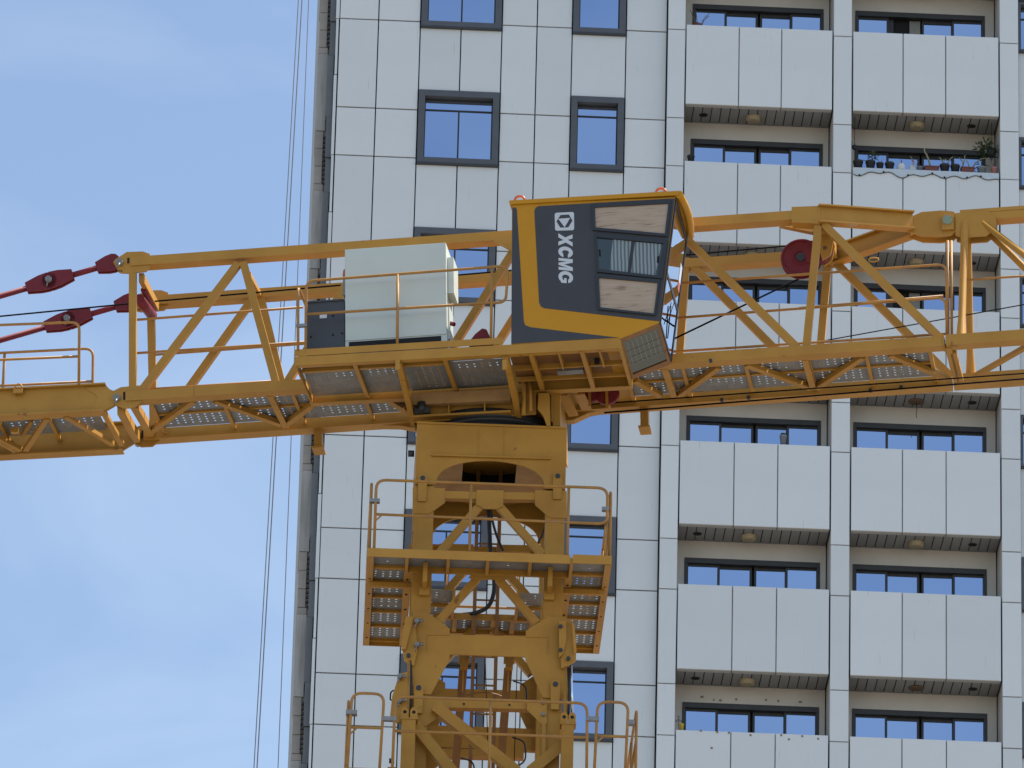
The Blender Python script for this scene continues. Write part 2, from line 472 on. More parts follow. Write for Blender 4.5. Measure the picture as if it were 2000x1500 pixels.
# pilasters beside the balconies
PIL = [(2.925, 3.283, -0.14), (6.240, 6.618, -0.14), (9.567, 9.955, -0.14)]
for u0, u1, y in PIL:
    for k in range(0, 6):
        panel('pilaster_panel', u0, u1, ROW(k), ROW(k) + SMALL, y, gap=0.009)
        panel('pilaster_panel', u0, u1, ROW(k + 1) + SMALL, ROW(k), y, gap=0.009)
    panel('pilaster_panel', u0, u1, ROW(0) + SMALL, ROW(-1), y, gap=0.009)
    solid('pilaster_core', [((u0 + 0.012, y + 0.05, 0), (u1 - 0.012, 1.0, TOPZ - 0.1))], 'wall_beige')

# windows of the flat facade
def window(u0, u1, v0, v1, border, transom, mullion):
    w = empty('window', Matrix.Translation((0, 0, 0)), bld)
    b = border
    fr = MB()
    fr.box((u0, -0.035, v0), (u0 + b, 0.20, v1)).box((u1 - b, -0.035, v0), (u1, 0.20, v1))
    fr.box((u0 + b, -0.034, v1 - b), (u1 - b, 0.20, v1)).box((u0 + b, -0.034, v0), (u1 - b, 0.20, v0 + b))
    put('frame', fr, 'frame_grey', w)
    put('sill', MB().box((u0 - 0.004, -0.055, v0 - 0.035), (u1 + 0.004, 0.01, v0 + 0.012)), 'frame_dark', w)
    bars = MB()
    i0, i1, j0, j1 = u0 + b, u1 - b, v0 + b, v1 - b
    bars.box((i0, 0.128, j0), (i0 + 0.022, 0.16, j1)).box((i1 - 0.022, 0.128, j0), (i1, 0.16, j1))
    bars.box((i0 + .022, 0.128, j1 - 0.02), (i1 - .022, 0.16, j1)).box((i0 + .022, 0.128, j0), (i1 - .022, 0.16, j0 + 0.02))
    put('sash', bars, 'joint_black', w)
    put('transom', MB().box((i0 + .022, 0.13, transom - 0.016), (i1 - .022, 0.158, transom + 0.016)), 'joint_black', w)
    def pane(a, c, e, f):
        o = put('pane', MB().box((-(c - a) / 2, 0, -(f - e) / 2), ((c - a) / 2, 0.006, (f - e) / 2)), 'glass_blue', w)
        o.location = ((a + c) / 2, 0.145, (e + f) / 2)
        o.rotation_euler = (random.uniform(-0.004, 0.004), 0, random.uniform(-0.004, 0.004))
    pane(i0, i1, transom, j1)
    if mullion:
        put('mullion', MB().box((mullion - 0.016, 0.13, j0 + .02), (mullion + 0.016, 0.158, transom - .016)), 'joint_black', w)
        pane(i0, mullion, j0, transom); pane(mullion, i1, j0, transom)
    else:
        pane(i0, i1, j0, transom)
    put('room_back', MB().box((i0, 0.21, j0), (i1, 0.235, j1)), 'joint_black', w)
for k in range(0, 6):
    dz = 3.0 * (1 - k)
    window(JX[2] + 0.012, JX[3] - 0.012, 59.31 + dz, 60.91 + dz, 0.128, 60.545 + dz, -1.19)
    window(JX[5] + 0.012, JX[6] - 0.012, 59.31 + dz, 60.91 + dz, 0.125, 60.545 + dz, None)
    window(9.962, 11.55, 59.31 + dz, 60.40 + dz, 0.05, 60.1 + dz, 10.8)

# corner pier and grey strip at the far side of the facade
for k in range(-1, 6):
    z = ROW(k)
    zt = z - 0.62
    solid('pier_block', [((-4.03, 0.36, z - 3.0 - 0.62 + 1.30), (-3.835, 1.6, zt - 0.01))], 'pier_cream')
    solid('pier_block', [((-4.025, 0.37, zt), (-3.84, 1.6, zt + 0.13))], 'tile_brown')
    for j in range(3):
        a = zt - 3.0 + 0.14 + j * 0.385
        panel('tile', -4.02, -3.86, a, a + 0.385, 0.37, material='tile_brown', gap=0.004, depth=0.6)
    lv = MB()
    for j in range(11):
        a = zt - 3.0 + 0.14 + j * 0.1
        lv.box((-3.862, 0.36, a), (-3.815, 0.9, a + 0.05))
    put('louvre', lv, 'frame_dark', bld)
    hs = [0.9, 1.35, 0.75]
    a = z - 3.0
    for j, h in enumerate(hs):
        du = (0.0, -0.02, 0.012)[j]
        solid('strip_panel', [((-3.815 + du, 0.14 + 0.02 * j, a + 0.006), (-3.700 + du * 0.6, 0.5, a + h - 0.006))], 'strip_grey')
        a += h
    solid('corner_return', [((-3.70, 0.02, z - 3.0 + 0.01), (-3.642 + 0.01 * (k % 2), 0.3, z - 1.25)), ((-3.69, 0.02, z - 1.23), (-3.642, 0.3, z - 0.01))], 'panel_white')
solid('side_core', [((-4.02, 0.42, 0), (-3.60, 15, TOPZ - 0.2))], 'pier_cream')

# balconies
def balcony(us, k, style):
    dz = -3.0 * k
    top, bot = 62.547 + dz, 60.782 + dz
    u0, u1 = us[0], us[-1]
    B = empty('balcony', Matrix.Translation((0, 0, 0)), bld)
    for a, c in zip(us[:-1], us[1:]):
        panel('parapet_panel', a, c, bot, top, -0.142, parent=B, depth=0.05, gap=0.010)
        panel('fascia_strip', a, c, 0, 0.13, 0, parent=B, material='fascia_grey', depth=0.02, gap=0.008).matrix_local = \
            Matrix.Translation(((a + c) / 2, -0.080, bot + 0.004)) @ Matrix.Rotation(R_(78), 4, 'X')
    put('parapet_wall', MB().box((u0 + .01, -0.088, bot + 0.03), (u1 - .01, 0.08, top - 0.012)), 'wall_beige', B)
    put('floor_slab', MB().box((u0 + .012, -0.02, bot + 0.026), (u1 - .012, 1.0, bot + 0.24)), 'joint_black', B)
    n = int(round((u1 - u0) / 0.18))
    st = (u1 - u0) / n
    for i in range(n):
        key = ('slat', round(st, 4))
        if key not in _pc: _pc[key] = MB().box((0.010, 0, 0), (st - 0.010, 0.735, 0.02)).mesh('soffit_slat')
        o = put('soffit_slat', _pc[key], 'soffit_grey', B)
        o.location = (u0 + i * st, -0.012, bot + 0.003 + random.uniform(-0.002, 0.002))
    # recessed wall with the sliding door
    d0, d1 = (u0 + 0.18, u1 - 0.115) if style == 'A' else (u0 + 0.125, u1 - 0.185)
    fl, hd = bot - 3.0 + 0.25, bot - 0.36
    wl_ = MB().box((u0, 0.722, fl), (d0, 0.95, bot + 0.02)).box((d1, 0.722, fl), (u1, 0.95, bot + 0.02)).box((d0, 0.722, hd), (d1, 0.95, bot + 0.02))
    put('recess_wall', wl_, 'wall_beige', B)
    fr = MB().box((d0, 0.705, hd - 0.10), (d1, 0.93, hd + 0.004)).box((d0 - 0.004, 0.715, fl), (d0 + 0.06, 0.93, hd - .1)).box((d1 - 0.06, 0.715, fl), (d1 + .004, 0.93, hd - .1))
    put('door_frame', fr, 'frame_dark', B)
    W = d1 - d0
    fr_ = [(0.03, 0.245), (0.265, 0.485), (0.535, 0.745), (0.765, 0.975)]
    opened = style == 'B' and k in (-1, 1)
    for i, (a, c) in enumerate(fr_):
        inner = i in (1, 2)
        y = 0.86 if inner else 0.80
        gt = hd - 0.10 - (0.055 if inner else 0.035)
        if opened and i == 1:
            put('door_opening', MB().box((d0 + a * W, 0.90, fl), (d0 + c * W, 0.94, hd - 0.1)), 'black_hole', B)
            put('sash', MB().box((d0 + a * W - .02, y - .02, fl), (d0 + a * W + .09, y + 0.03, hd - .1)), 'frame_dark', B)
            cv = MB()
            x = d0 + c * W - 0.14
            for j in range(6): cv.tube([(x + j * 0.035, 0.87, fl), (x + j * 0.035, 0.87, hd - 0.11)], 0.024, 8)
            put('curtain', cv, 'curtain_beige', B)
            continue
        sx0, sx1 = d0 + a * W - 0.042, d0 + c * W + 0.042
        sash = MB().box((sx0, y - 0.02, fl), (d0 + a * W, y + 0.03, hd - .1)).box((d0 + c * W, y - 0.02, fl), (sx1, y + 0.03, hd - .1)).box((d0 + a * W, y - 0.02, gt), (d0 + c * W, y + 0.03, hd - .1))
        put('sash', sash, 'frame_dark', B)
        gw, gh = (c - a) * W, gt - fl
        o = put('pane', MB().box((-gw / 2, 0, -gh / 2), (gw / 2, 0.006, gh / 2)), 'glass_blue', B)
        o.location = (d0 + (a + c) / 2 * W, y + 0.005, fl + gh / 2)
        o.rotation_euler = (random.uniform(-0.006, 0.006), 0, random.uniform(-0.006, 0.006))
    # lamp and downlight in the ceiling
    broken = style == 'B' and k in (2, 4)
    lu, su = (u0 + 1.40, u0 + 0.40) if style == 'A' else (u0 + 1.33, u1 - 0.50)
    lz = bot + 0.002
    if broken:
        put('lamp_base', MB().lathe((lu, 0.38, lz - 0.03), [(0.15, 0.03), (0.155, 0.01), (0.13, 0.0)], 16), 'plant_dry', B)
        if k == 2:
            put('loose_wire', MB().tube([(lu, 0.38, lz - 0.02), (lu + .01, 0.37, lz - 0.18), (lu - .006, 0.37, lz - 0.30), (lu + .01, 0.37, lz - 0.36)], 0.006, 6), 'rope_black', B)
    else:
        put('ceiling_lamp', MB().lathe((lu, 0.36, lz - 0.095), [(0.10, 0.0), (0.135, 0.012), (0.15, 0.05), (0.15, 0.075), (0.165, 0.08), (0.165, 0.095)], 18), 'lamp_cream', B)
    put('downlight', MB().lathe((su, 0.34, lz - 0.008), [(0.075, 0.0), (0.075, 0.01)], 16, False), 'black_hole', B)
    put('downlight_ring', MB().lathe((su, 0.34, lz - 0.004), [(0.092, 0.0), (0.092, 0.006)], 16, False), 'frame_dark', B)
    return B
AU = [3.292, 4.354, 5.205, 6.228]
BU = [6.630, 7.637, 8.490, 9.556]
for k in range(-1, 6):
    balcony(AU, k, 'A')
    balcony(BU, k, 'B')

# ------------------------------------------------------------------ tower crane
crane = empty('tower_crane', MA.m)
tag(crane, 'ochre yellow tower crane with dark operator cab, lattice jib and perforated walkways', 'crane')
_ci = MA.m.inverted()
UPM = _ci @ UP.m                              # slewing part, seen from the crane's base
def upper(name): return empty(name, UPM, crane)
def lower(name): return empty(name, Matrix.Identity(4), crane)
W2 = 0.70                                     # half width of the boom frame
un = lambda px, py, y=-W2: UP.Y(px, py, y)
CY = 'crane_yellow'
def pxbeam(name, a, b, y, w, h, parent, material=CY, up=(0, 1, 0), dy=0.0):
    """straight member lying in the vertical plane y; w is its width seen from the side, h its depth"""
    A, B_ = un(*a, y), un(*b, y)
    A.y += dy; B_.y += dy
    return put(name, MB().beam(A, B_, w, h, up), material, parent)
def plate(name, pts, y, t, parent, material=CY):
    m = MB().prism([un(*p, y) for p in pts], (0, t, 0))
    return put(name, m, material, parent)
def pin(name, px, py, y, r, l, parent, material='bolt_steel', n=12):
    c = un(px, py, y)                         # y: where the near end shows
    return put(name, MB().tube([c + Vector((0, l, 0)), c], r, n), material, parent)

# --- boom root frame (square lattice around the turntable)
boom = upper('boom_root')
XL, XR, ZB, ZT = -5.0, 6.42, -0.04, 2.035
def chord(name, x0, x1, y, zc, h, d, parent=boom):
    m = MB()
    m.box((x0, y - d / 2, zc - h / 2), (x1, y + d / 2, zc + h / 2))
    return put(name, m, CY, parent)
chord('bottom_chord', -5.03, 6.40, -W2 + 0.09, ZB, 0.147, 0.20)
chord('bottom_chord', -5.03, 6.40, W2 + 0.06, ZB - 0.01, 0.155, 0.22)
chord('top_chord', -4.98, 4.42, -W2 + 0.10, 2.02, 0.135, 0.21)
chord('top_chord', -4.98, 4.85, W2 + 0.08, 2.03, 0.135, 0.21)
put('splice_seam', MB().box((6.385, -W2 - 0.02, ZB - 0.085), (6.40, -W2 + 0.20, ZB + 0.085)), CY, boom)
# splayed arms that bring the two upper chords to one pin
for s, pts in ((-1, [(1546, 404), (1602, 402), (1602, 437), (1546, 434)]),):
    plate('arm_root', pts, -W2 - 0.012, 0.2, boom)
def arm(sy, za):
    a = Vector((4.72, sy * W2 - (0.0 if sy < 0 else -0.05), za)); b = Vector((6.0, sy * 0.10, 2.07))
    m = MB()
    d = (b - a)
    sd = Vector((0, 0, 1))
    m.beam(a, b, 0.03, 0.25)                                   # web
    for dz in (-0.125, 0.125):
        m.beam(a + Vector((0, 0, dz)), b + Vector((0, 0, dz)), 0.16, 0.022)
    return put('splayed_arm', m, CY, boom)
arm(-1, 2.00); arm(1, 1.98)
m = MB().beam((4.735, -W2 + .05, 2.0), (4.80, W2 + .02, 1.98), 0.16, 0.16)
put('cross_beam', m, CY, boom)
# pin joint of the jib
node = [un(*p, -0.10) for p in [(1771, 427), (1800, 414), (1838, 411), (1862, 413), (1873, 424), (1876, 434), (1872, 447), (1858, 459), (1835, 462), (1800, 461), (1771, 451)]]
put('node_plate', MB().prism(node, (0, 0.035, 0)), CY, boom)
put('node_plate', MB().prism([p + Vector((0, 0.20, 0)) for p in node], (0, 0.035, 0)), CY, boom)
c = un(1851, 433, -0.12)
put('pin_block', MB().box((c.x - 0.085, c.y - 0.03, c.z - 0.13), (c.x + 0.085, c.y + .02, c.z + 0.08)), CY, boom)
put('node_pin', MB().tube([c + Vector((0, 0.3, 0.01)), c + Vector((0, -0.06, 0.01))], 0.068, 20), 'pin_green', boom)
# posts and diagonals of the two side frames
WD = 0.105
near = [((258, 524), (258, 768)), ((464, 512), (273, 764)), ((474, 510), (541, 758)), ((553, 756), (712, 492)), ((716, 492), (842, 728)), ((850, 728), (1003, 486)),
        ((1012, 478), (1190, 706)), ((1205, 700), (1318, 452)), ((1322, 446), (1556, 676)), ((1598, 432), (1574, 678)), ((1606, 434), (1838, 660))]
for i, (a, b) in enumerate(near):
    pxbeam('post' if i in (0, 9) else 'diagonal', a, b, -W2, WD if i else 0.10, 0.09, boom, dy=0.06)
far = [((294, 596), (300, 848)), ((492, 584), (308, 842)), ((509, 580), (570, 830)), ((580, 828), (748, 566)), ((752, 566), (878, 806)), ((886, 806), (1046, 552)),
       ((1050, 552), (1215, 776)), ((1340, 504), (1322, 772)), ((1350, 516), (1580, 748)), ((1617, 506), (1596, 752)), ((1626, 506), (1856, 734))]
for i, (a, b) in enumerate(far):
    pxbeam('post' if i in (0, 7, 9) else 'diagonal', a, b, W2, WD, 0.09, boom, dy=0.03)
# gusset where the chord meets the slewing post
plate('gusset', [(962, 470), (1003, 462), (1003, 500), (996, 488), (982, 480)], -W2 - 0.02, 0.05, boom)
# horizontal bracing: top and bottom
def hbrace(name, a, b, z, w=0.085, h=0.07, parent=boom, material=CY):
    A, B_ = UP.Z(*a, z), UP.Z(*b, z)
    return put(name, MB().beam(A, B_, w, h), material, parent)
for a, b in [((484, 536), (508, 582)), ((1525, 439), (1602, 455))]:
    hbrace('top_brace', a, b, 2.0)
for a, b in [((378, 782), (286, 848)), ((420, 782), (549, 828)), ((527, 770), (558, 832)), ((610, 790), (556, 830)), ((742, 770), (800, 806)),
             ((1404, 716), (1326, 772)), ((1458, 711), (1584, 757)), ((1572, 700), (1588, 757)), ((1685, 697), (1594, 757)), ((1738, 692), (1848, 738)), ((1298, 718), (1316, 772)),
             ((1240, 742), (1290, 772)), ((1852, 676), (1868, 742)), ((1862, 686), (1876, 742))]:
    hbrace('bottom_brace', a, b, -0.085)
put('end_beam', MB().beam(un(276, 542, -W2 + .1), UP.Y(306, 600, W2 - .05), 0.07, 0.13), CY, boom)
put('end_beam', MB().beam(un(236, 800, -W2 + .1), UP.Y(268, 856, W2 - .02), 0.10, 0.14), CY, boom)
put('end_beam', MB().beam(un(262, 790, -W2 + .1), UP.Y(296, 848, W2 - .02), 0.10, 0.12), CY, boom)
# end node plates with their pins
for y0, oy in ((-W2, 0), (W2, 0)):
    sh = (0, 0) if y0 < 0 else (35.5, 75.6)
    P = lambda pts: [(x + sh[0], y + sh[1]) for x, y in pts]
    for dy in (0.012, 0.17):
        plate('node_plate', P([(221, 512), (225, 506.5), (247.5, 492), (279, 491), (293, 496), (294, 520), (285, 530), (252, 533.5), (237, 533), (232, 532)]), y0 + dy, 0.03, boom)
        plate('node_plate', P([(214, 776), (220, 764), (236, 756), (280, 752), (288, 760), (276, 785), (262, 796), (240, 797), (222, 788)]), y0 + dy, 0.03, boom)
    for x, y in ((232.5, 510), (226.8, 775.4)):
        q = P([(x, y)])[0]
        pin('node_pin', q[0], q[1], y0 - 0.06, 0.05, 0.30, boom)
        cc = un(q[0], q[1], y0 - 0.09)
        put('split_pin', MB().tube([cc + Vector((0.01, 0, -0.03)), cc + Vector((-0.03, -0.01, -0.11))], 0.012, 6), 'bolt_steel', boom)
# short stub legs under the far chord
for x, y in ((621, 836), (1258, 796)):
    a = UP.Y(x, y, W2)
    put('stub_leg', MB().box((a.x - 0.055, W2 - 0.02, a.z - 0.30), (a.x + 0.055, W2 + 0.14, a.z + 0.04)), CY, boom)
    put('stub_foot', MB().box((a.x - 0.08, W2 - 0.08, a.z - 0.33), (a.x + 0.08, W2 + 0.20, a.z - 0.30)), CY, boom)
# perforated walkway between the bottom chords
xs = [-4.72, -3.72, -2.72, -1.75, -0.85]
for i in range(len(xs) - 1):
    for j in range(2):
        y0 = -W2 + 0.20 + j * 0.52
        put('walkway_plate', MB().perforated(xs[i] + 0.012, xs[i + 1] - 0.012, y0 + 0.008, y0 + 0.512, -0.02), 'deck_steel', boom)
for x in xs: put('walkway_joist', MB().box((x - 0.025, -W2 + 0.2, -0.07), (x + 0.025, W2 - 0.06, -0.024)), CY, boom)
xs = [1.95, 2.75, 3.62, 4.50, 5.30, 6.18]
for i in range(len(xs) - 1):
    for j in range(2):
        y0 = -W2 + 0.20 + j * 0.52
        put('walkway_plate', MB().perforated(xs[i] + 0.012, xs[i + 1] - 0.012, y0 + 0.008, y0 + 0.512, -0.02), 'deck_steel', boom)
for x in xs: put('walkway_joist', MB().box((x - 0.025, -W2 + 0.2, -0.07), (x + 0.025, W2 - 0.06, -0.024)), CY, boom)
for a, b in ((-4.72, -0.85), (1.95, 6.18)):
    put('walkway_edge', MB().box((a, -W2 + 0.2 + 0.50, -0.05), (b, -W2 + 0.2 + 0.545, -0.024)), CY, boom)
# handrails inside the frame
RR = 0.019
def rail(pts, y, parent, bend=0.12, r=RR, name='guard_rail'):
    return put(name, MB().bent([UP.Y(px, py, y) for px, py in pts], r, bend, 8), 'rail_yellow', parent)
YI = -W2 + 0.24
for pts in ([(262, 625), (592, 600)], [(262, 690), (600, 668)], [(264, 762), (540, 744)]): rail(pts, YI, boom)
for pts in ([(300, 693), (600, 671)],): rail(pts, W2 - 0.1, boom)
for pts in ([(1330, 553), (1848, 516), (1851, 655)], [(1322, 621), (1846, 581), (1851, 655)], [(1312, 687), (1850, 652)]): rail(pts, YI, boom)
rail([(1560, 602), (1842, 578)], W2 - 0.1, boom)
for x in (1851, 1858): rail([(x, 470), (x + 1, 655)], YI + 0.02, boom)

# --- jib beyond the pin: one top chord, two bottom chords
jib = upper('jib')
XE = 9.2
put('top_chord', MB().box((6.66, -0.11, 2.02), (XE, 0.11, 2.13)).box((6.66, -0.112, 2.135), (XE, 0.112, 2.19)).box((6.66, -0.10, 2.13), (XE, .1, 2.136)), CY, jib)
jn = [un(*p, -0.14) for p in [(1866, 415), (1930, 411), (1945, 422), (1946, 444), (1926, 459), (1880, 462), (1866, 458)]]
for dy in (0.02, 0.23):
    put('node_plate', MB().prism([p + Vector((0, dy, 0)) for p in jn], (0, 0.03, 0)), CY, jib)
chord('bottom_chord', 6.42, XE, -W2 + 0.09, ZB + 0.01, 0.155, 0.20, jib)
chord('bottom_chord', 6.42, XE, W2 + 0.06, ZB, 0.16, 0.22, jib)
def taper(name, a, b, r0, r1, parent):
    a, b = Vector(a), Vector(b)
    pts = [a + (b - a) * t for t in (0, 0.06, 0.16, 0.84, 0.94, 1)]
    m = MB(); n = 10
    d = (b - a).normalized(); o = d.orthogonal().normalized(); q = d.cross(o)
    rs = [r1, r1 * 0.92, r0, r0, r1 * 0.92, r1]
    vs = []
    for p, r in zip(pts, rs):
        for k in range(n):
            an = 2 * math.pi * k / n
            vs.append(p + (o * math.cos(an) + q * math.sin(an)) * r)
    m.add(vs, [(i*n+k, i*n+(k+1) % n, (i+1)*n+(k+1) % n, (i+1)*n+k) for i in range(5) for k in range(n)], True)
    return put(name, m, CY, parent)
jt = Vector((6.72, 0, 2.02))
taper('jib_leg', jt + Vector((0, -0.06, 0)), (6.63, -W2 + .08, 0.03), 0.052, 0.07, jib)
taper('jib_leg', jt + Vector((0.03, 0.06, 0)), (6.66, W2 + .06, 0.03), 0.050, 0.07, jib)
for sy in (-1, 1):
    put('jib_diagonal', MB().tube([jt + Vector((0.2, 0.06 * sy, 0.02)), Vector((8.75, sy * (W2 - 0.06), 0.03))], 0.048, 10), CY, jib)
    put('jib_diagonal', MB().tube([Vector((9.1, 0.05 * sy, 2.02)), Vector((8.85, sy * (W2 - 0.06), 0.03))], 0.048, 10), CY, jib)
put('bottom_brace', MB().beam(UP.Z(1905, 734, -0.07), UP.Z(2010, 674, -0.07), 0.07, 0.06), CY, jib)
rail([(1874, 548), (2040, 536)], 0.0, jib, r=0.017)

# --- counter jib: two plate girders
cj = upper('counter_jib')
def girder(y, dx, dyp, material=CY):
    P = lambda pts: [un(x + dx, yy + dyp, y) for x, yy in pts]
    S = -0.05
    def ext(p, x1):            # carry the girder on past the picture
        return p
    web = P([(-420, 784.5), (207, 753), (214, 760), (226, 765), (236, 772), (236, 784), (225, 792), (205, 804), (-420, 836)])
    put('girder_web', MB().prism(web, (0, 0.03, 0)), material, cj)
    a, b = P([(-420, 835), (205, 803)])
    put('girder_flange', MB().beam(a + Vector((0, 0.015, -0.012)), b + Vector((0, 0.015, -0.012)), 0.20, 0.024), material, cj)
    a, b = P([(-420, 784.5), (207, 752.5)])
    put('girder_flange', MB().beam(a + Vector((0, 0.015, 0.004)), b + Vector((0, 0.015, 0.004)), 0.17, 0.022), material, cj)
girder(-W2 + 0.03, 0, 0)
girder(W2 - 0.03, 35, 75.5)
plate('end_doubler', [(164, 757), (206, 754.5), (224, 766), (234, 775), (224, 790), (204, 802), (176, 803), (186, 788), (190, 776), (186, 770)], -W2 + 0.018, 0.012, cj)
zc = un(100, 812).z
def cjb(a, b, z, w=0.075, h=0.06): put('cross_brace', MB().beam(UP.Z(*a, z), UP.Z(*b, z), w, h), CY, cj)
for a, b in [((92, 816), (50, 878)), ((128, 812), (222, 868)), ((203, 806), (238, 868)), ((0, 862), (30, 880)), ((-60, 826), (40, 878)), ((-60, 826), (-90, 886))]: cjb(a, b, zc + 0.03)
cjb((62, 822), (44, 850), zc + 0.15, 0.05, 0.05)
zt = un(60, 772).z
for i in range(6):
    x0 = -5.5 - (i + 1) * 0.72
    put('walkway_plate', MB().perforated(x0 + 0.01, x0 + 0.71, -W2 + 0.12, -0.12, zt - 0.10), 'deck_steel', cj)
    put('walkway_plate', MB().perforated(x0 + 0.01, x0 + 0.71, -0.10, W2 - 0.25, zt - 0.10), 'deck_steel', cj)
    put('walkway_joist', MB().box((x0 - 0.025, -W2 + 0.08, zt - 0.16), (x0 + 0.025, W2 - 0.05, zt - 0.105)), CY, cj)
for x, y in ((30, 842), (20, 868)):
    q = UP.Z(x, y, zc + 0.05)
    put('cleat', MB().box((q.x - 0.06, q.y - 0.04, q.z - 0.03), (q.x + 0.05, q.y + 0.04, q.z + 0.04)), CY, cj)
lug = un(36, 766, -W2 - 0.02)
put('lifting_lug', MB().box((lug.x - 0.065, lug.y - 0.05, lug.z - 0.03), (lug.x + 0.065, lug.y + 0.02, lug.z + 0.03)).bent([lug + Vector((-0.06, 0, 0.02)), lug + Vector((-0.045, 0, 0.1)), lug + Vector((0, 0, 0.13)), lug + Vector((0.045, 0, 0.1)), lug + Vector((0.06, 0, 0.02))], 0.014, 0.03), CY, cj)
def crail(pts, y, name='guard_rail'): put(name, MB().bent([un(px, py, y) for px, py in pts], 0.02, 0.13, 8), 'rail_yellow', cj)
crail([(-300, 646), (155, 629), (154, 752)], -W2 - 0.03)
crail([(-300, 716), (154, 696)], -W2 - 0.03, 'mid_rail')
crail([(-300, 704), (182, 680.5), (181, 752), (180, 815)], W2 + 0.05)
crail([(-300, 768), (178, 745)], W2 + 0.05, 'mid_rail')
for x in (-130, 7): crail([(x + 2, 690 - (x - 7) * .045), (x - 2, 768)], W2 + 0.05, 'rail_post')

# --- red tie bars of the counter jib
def tie(y, sx, sy):
    t = upper('tie_bar')
    P = lambda x, yy: un(x + sx, yy + sy, y)
    a, b = P(-420, 700), P(222, 514)
    d = (b - a).normalized()
    at = lambda px: a + (b - a) * ((px + 420) / 642.0)
    put('rod', MB().tube([a, at(64)], 0.042, 12), 'red_paint', t)
    put('rod', MB().tube([at(130), at(200)], 0.042, 12), 'red_paint', t)
    u = Vector((0, 1, 0)).cross(d)
    if u.z < 0: u = -u
    def fork(x0, x1, flip):
        p, q = at(x0), at(x1)
        L = (q - p).length
        dd = (q - p).normalized()
        for oy in (-0.055, 0.025):
            o = Vector((0, oy, 0))
            if flip: prof = [(0, .07), (L * .45, .118), (L * .72, .128), (L * .88, .105), (L * .97, .06), (L, 0), (L * .97, -.06), (L * .88, -.105), (L * .72, -.128), (L * .45, -.118), (0, -.07)]
            else: prof = [(0, 0), (L * .03, .06), (L * .12, .105), (L * .28, .128), (L * .55, .118), (L, .07), (L, -.07), (L * .55, -.118), (L * .28, -.128), (L * .12, -.105), (L * .03, -.06)]
            put('clevis', MB().prism([p + dd * s_ + u * h_ + o for s_, h_ in prof], (0, 0.032, 0)), 'red_paint', t)
        put('collar', MB().tube([p, p + dd * (0.62 * L)] if flip else [q, q - dd * (0.62 * L)], 0.05, 12), 'red_paint', t)
    fork(52, 112, True); fork(84, 143, False); fork(189, 236, True)
    c = at(97)
    put('clevis_pin', MB().tube([c + Vector((0, 0.08, 0)), c + Vector((0, -0.12, 0))], 0.045, 12), 'bolt_steel', t)
    put('split_pin', MB().tube([c + Vector((0.0, -0.10, -0.02)), c + Vector((-0.02, -0.11, -0.11))], 0.012, 6), 'bolt_steel', t)
tie(-W2 + 0.08, 0, 0)
tie(W2 + 0.08, 36, 76)

# --- rope rollers and ropes
rol = upper('rope_roller')
for (a, b, r) in (((272, 584), (297, 616), 0.075), ((280, 566), (300, 604), 0.04)):
    A, B_ = UP.Y(*a, -0.30), UP.Y(*b, W2 - 0.15)
    put('roller', MB().tube([A, B_], r, 14), 'red_paint', rol)
rop = upper('hoist_rope')
YR = 0.30
def rope(pts, y, r=0.012):
    put('rope', MB().tube([UP.Y(px, py, y) for px, py in pts], r, 6), 'rope_black', rop)
rope([(-300, 647), (285, 590)], YR); rope([(285, 590), (1000, 528)], YR)
rope([(1000, 528), (1540, 480)], YR)
rope([(1316, 662), (1574, 538)], 0.0, 0.013)
rope([(1574, 672), (2060, 584)], 0.1, 0.008)
rope([(1150, 790), (2060, 725)], 0.25, 0.010)
rope([(1180, 806), (2060, 735)], 0.35, 0.012)

# --- red sheave under the splayed arms
sh = upper('sheave')
c = UP.Y(1565, 506, -0.10)
put('wheel', MB().tube([c + Vector((0, -0.055, 0)), c + Vector((0, -0.035, 0))], 0.285, 32).tube([c + Vector((0, 0.035, 0)), c + Vector((0, 0.055, 0))], 0.285, 32).tube([c + Vector((0, -0.036, 0)), c + Vector((0, 0.036, 0))], 0.24, 32), 'red_paint', sh)
ringp = lambda r, y: [c + Vector((r * math.cos(R_(a)), y, r * math.sin(R_(a)))) for a in range(0, 361, 12)]
put('rim', MB().tube(ringp(0.265, -0.058), 0.018, 6), 'red_paint', sh)
put('hub_ring', MB().tube(ringp(0.105, -0.058), 0.014, 6), 'red_paint', sh)
put('hub', MB().tube([c + Vector((0, -0.09, 0)), c + Vector((0, 0.09, 0))], 0.06, 16), 'dark_steel', sh)
q = UP.Y(1612, 494, -0.10)
put('guard', MB().prism([c + Vector((-0.0, -0.075, 0.05)), c + Vector((0.10, -0.075, 0.24)), q + Vector((0.0, -.075, 0.16)), q + Vector((0.10, -.075, 0.02)), q + Vector((0.0, -.075, -0.13)), c + Vector((0.10, -.075, -0.10))], (0, 0.15, 0)), 'red_paint', sh)
hang = [un(*p, -0.2) for p in [(1596, 436), (1622, 440), (1628, 470), (1622, 498), (1606, 508), (1598, 480)]]
put('hanger_plate', MB().prism(hang, (0, 0.03, 0)), CY, sh)
put('hanger_plate', MB().prism([p + Vector((0, 0.2, 0)) for p in hang], (0, 0.03, 0)), CY, sh)
pin('hanger_pin', 1611, 484, -0.2, 0.03, 0.03, sh)
sh2 = upper('deflection_sheave')
for x, y in ((1152, 768), (1186, 772)):
    c = UP.Y(x, y, 0.05)
    put('wheel', MB().tube([c + Vector((0, -0.04, 0.03)), c + Vector((0, 0.04, 0.03))], 0.17, 24), 'red_paint', sh2)
    put('bracket', MB().box((c.x - 0.02, c.y - 0.06, c.z - 0.22), (c.x + 0.02, c.y - 0.045, c.z + 0.1)), CY, sh2)

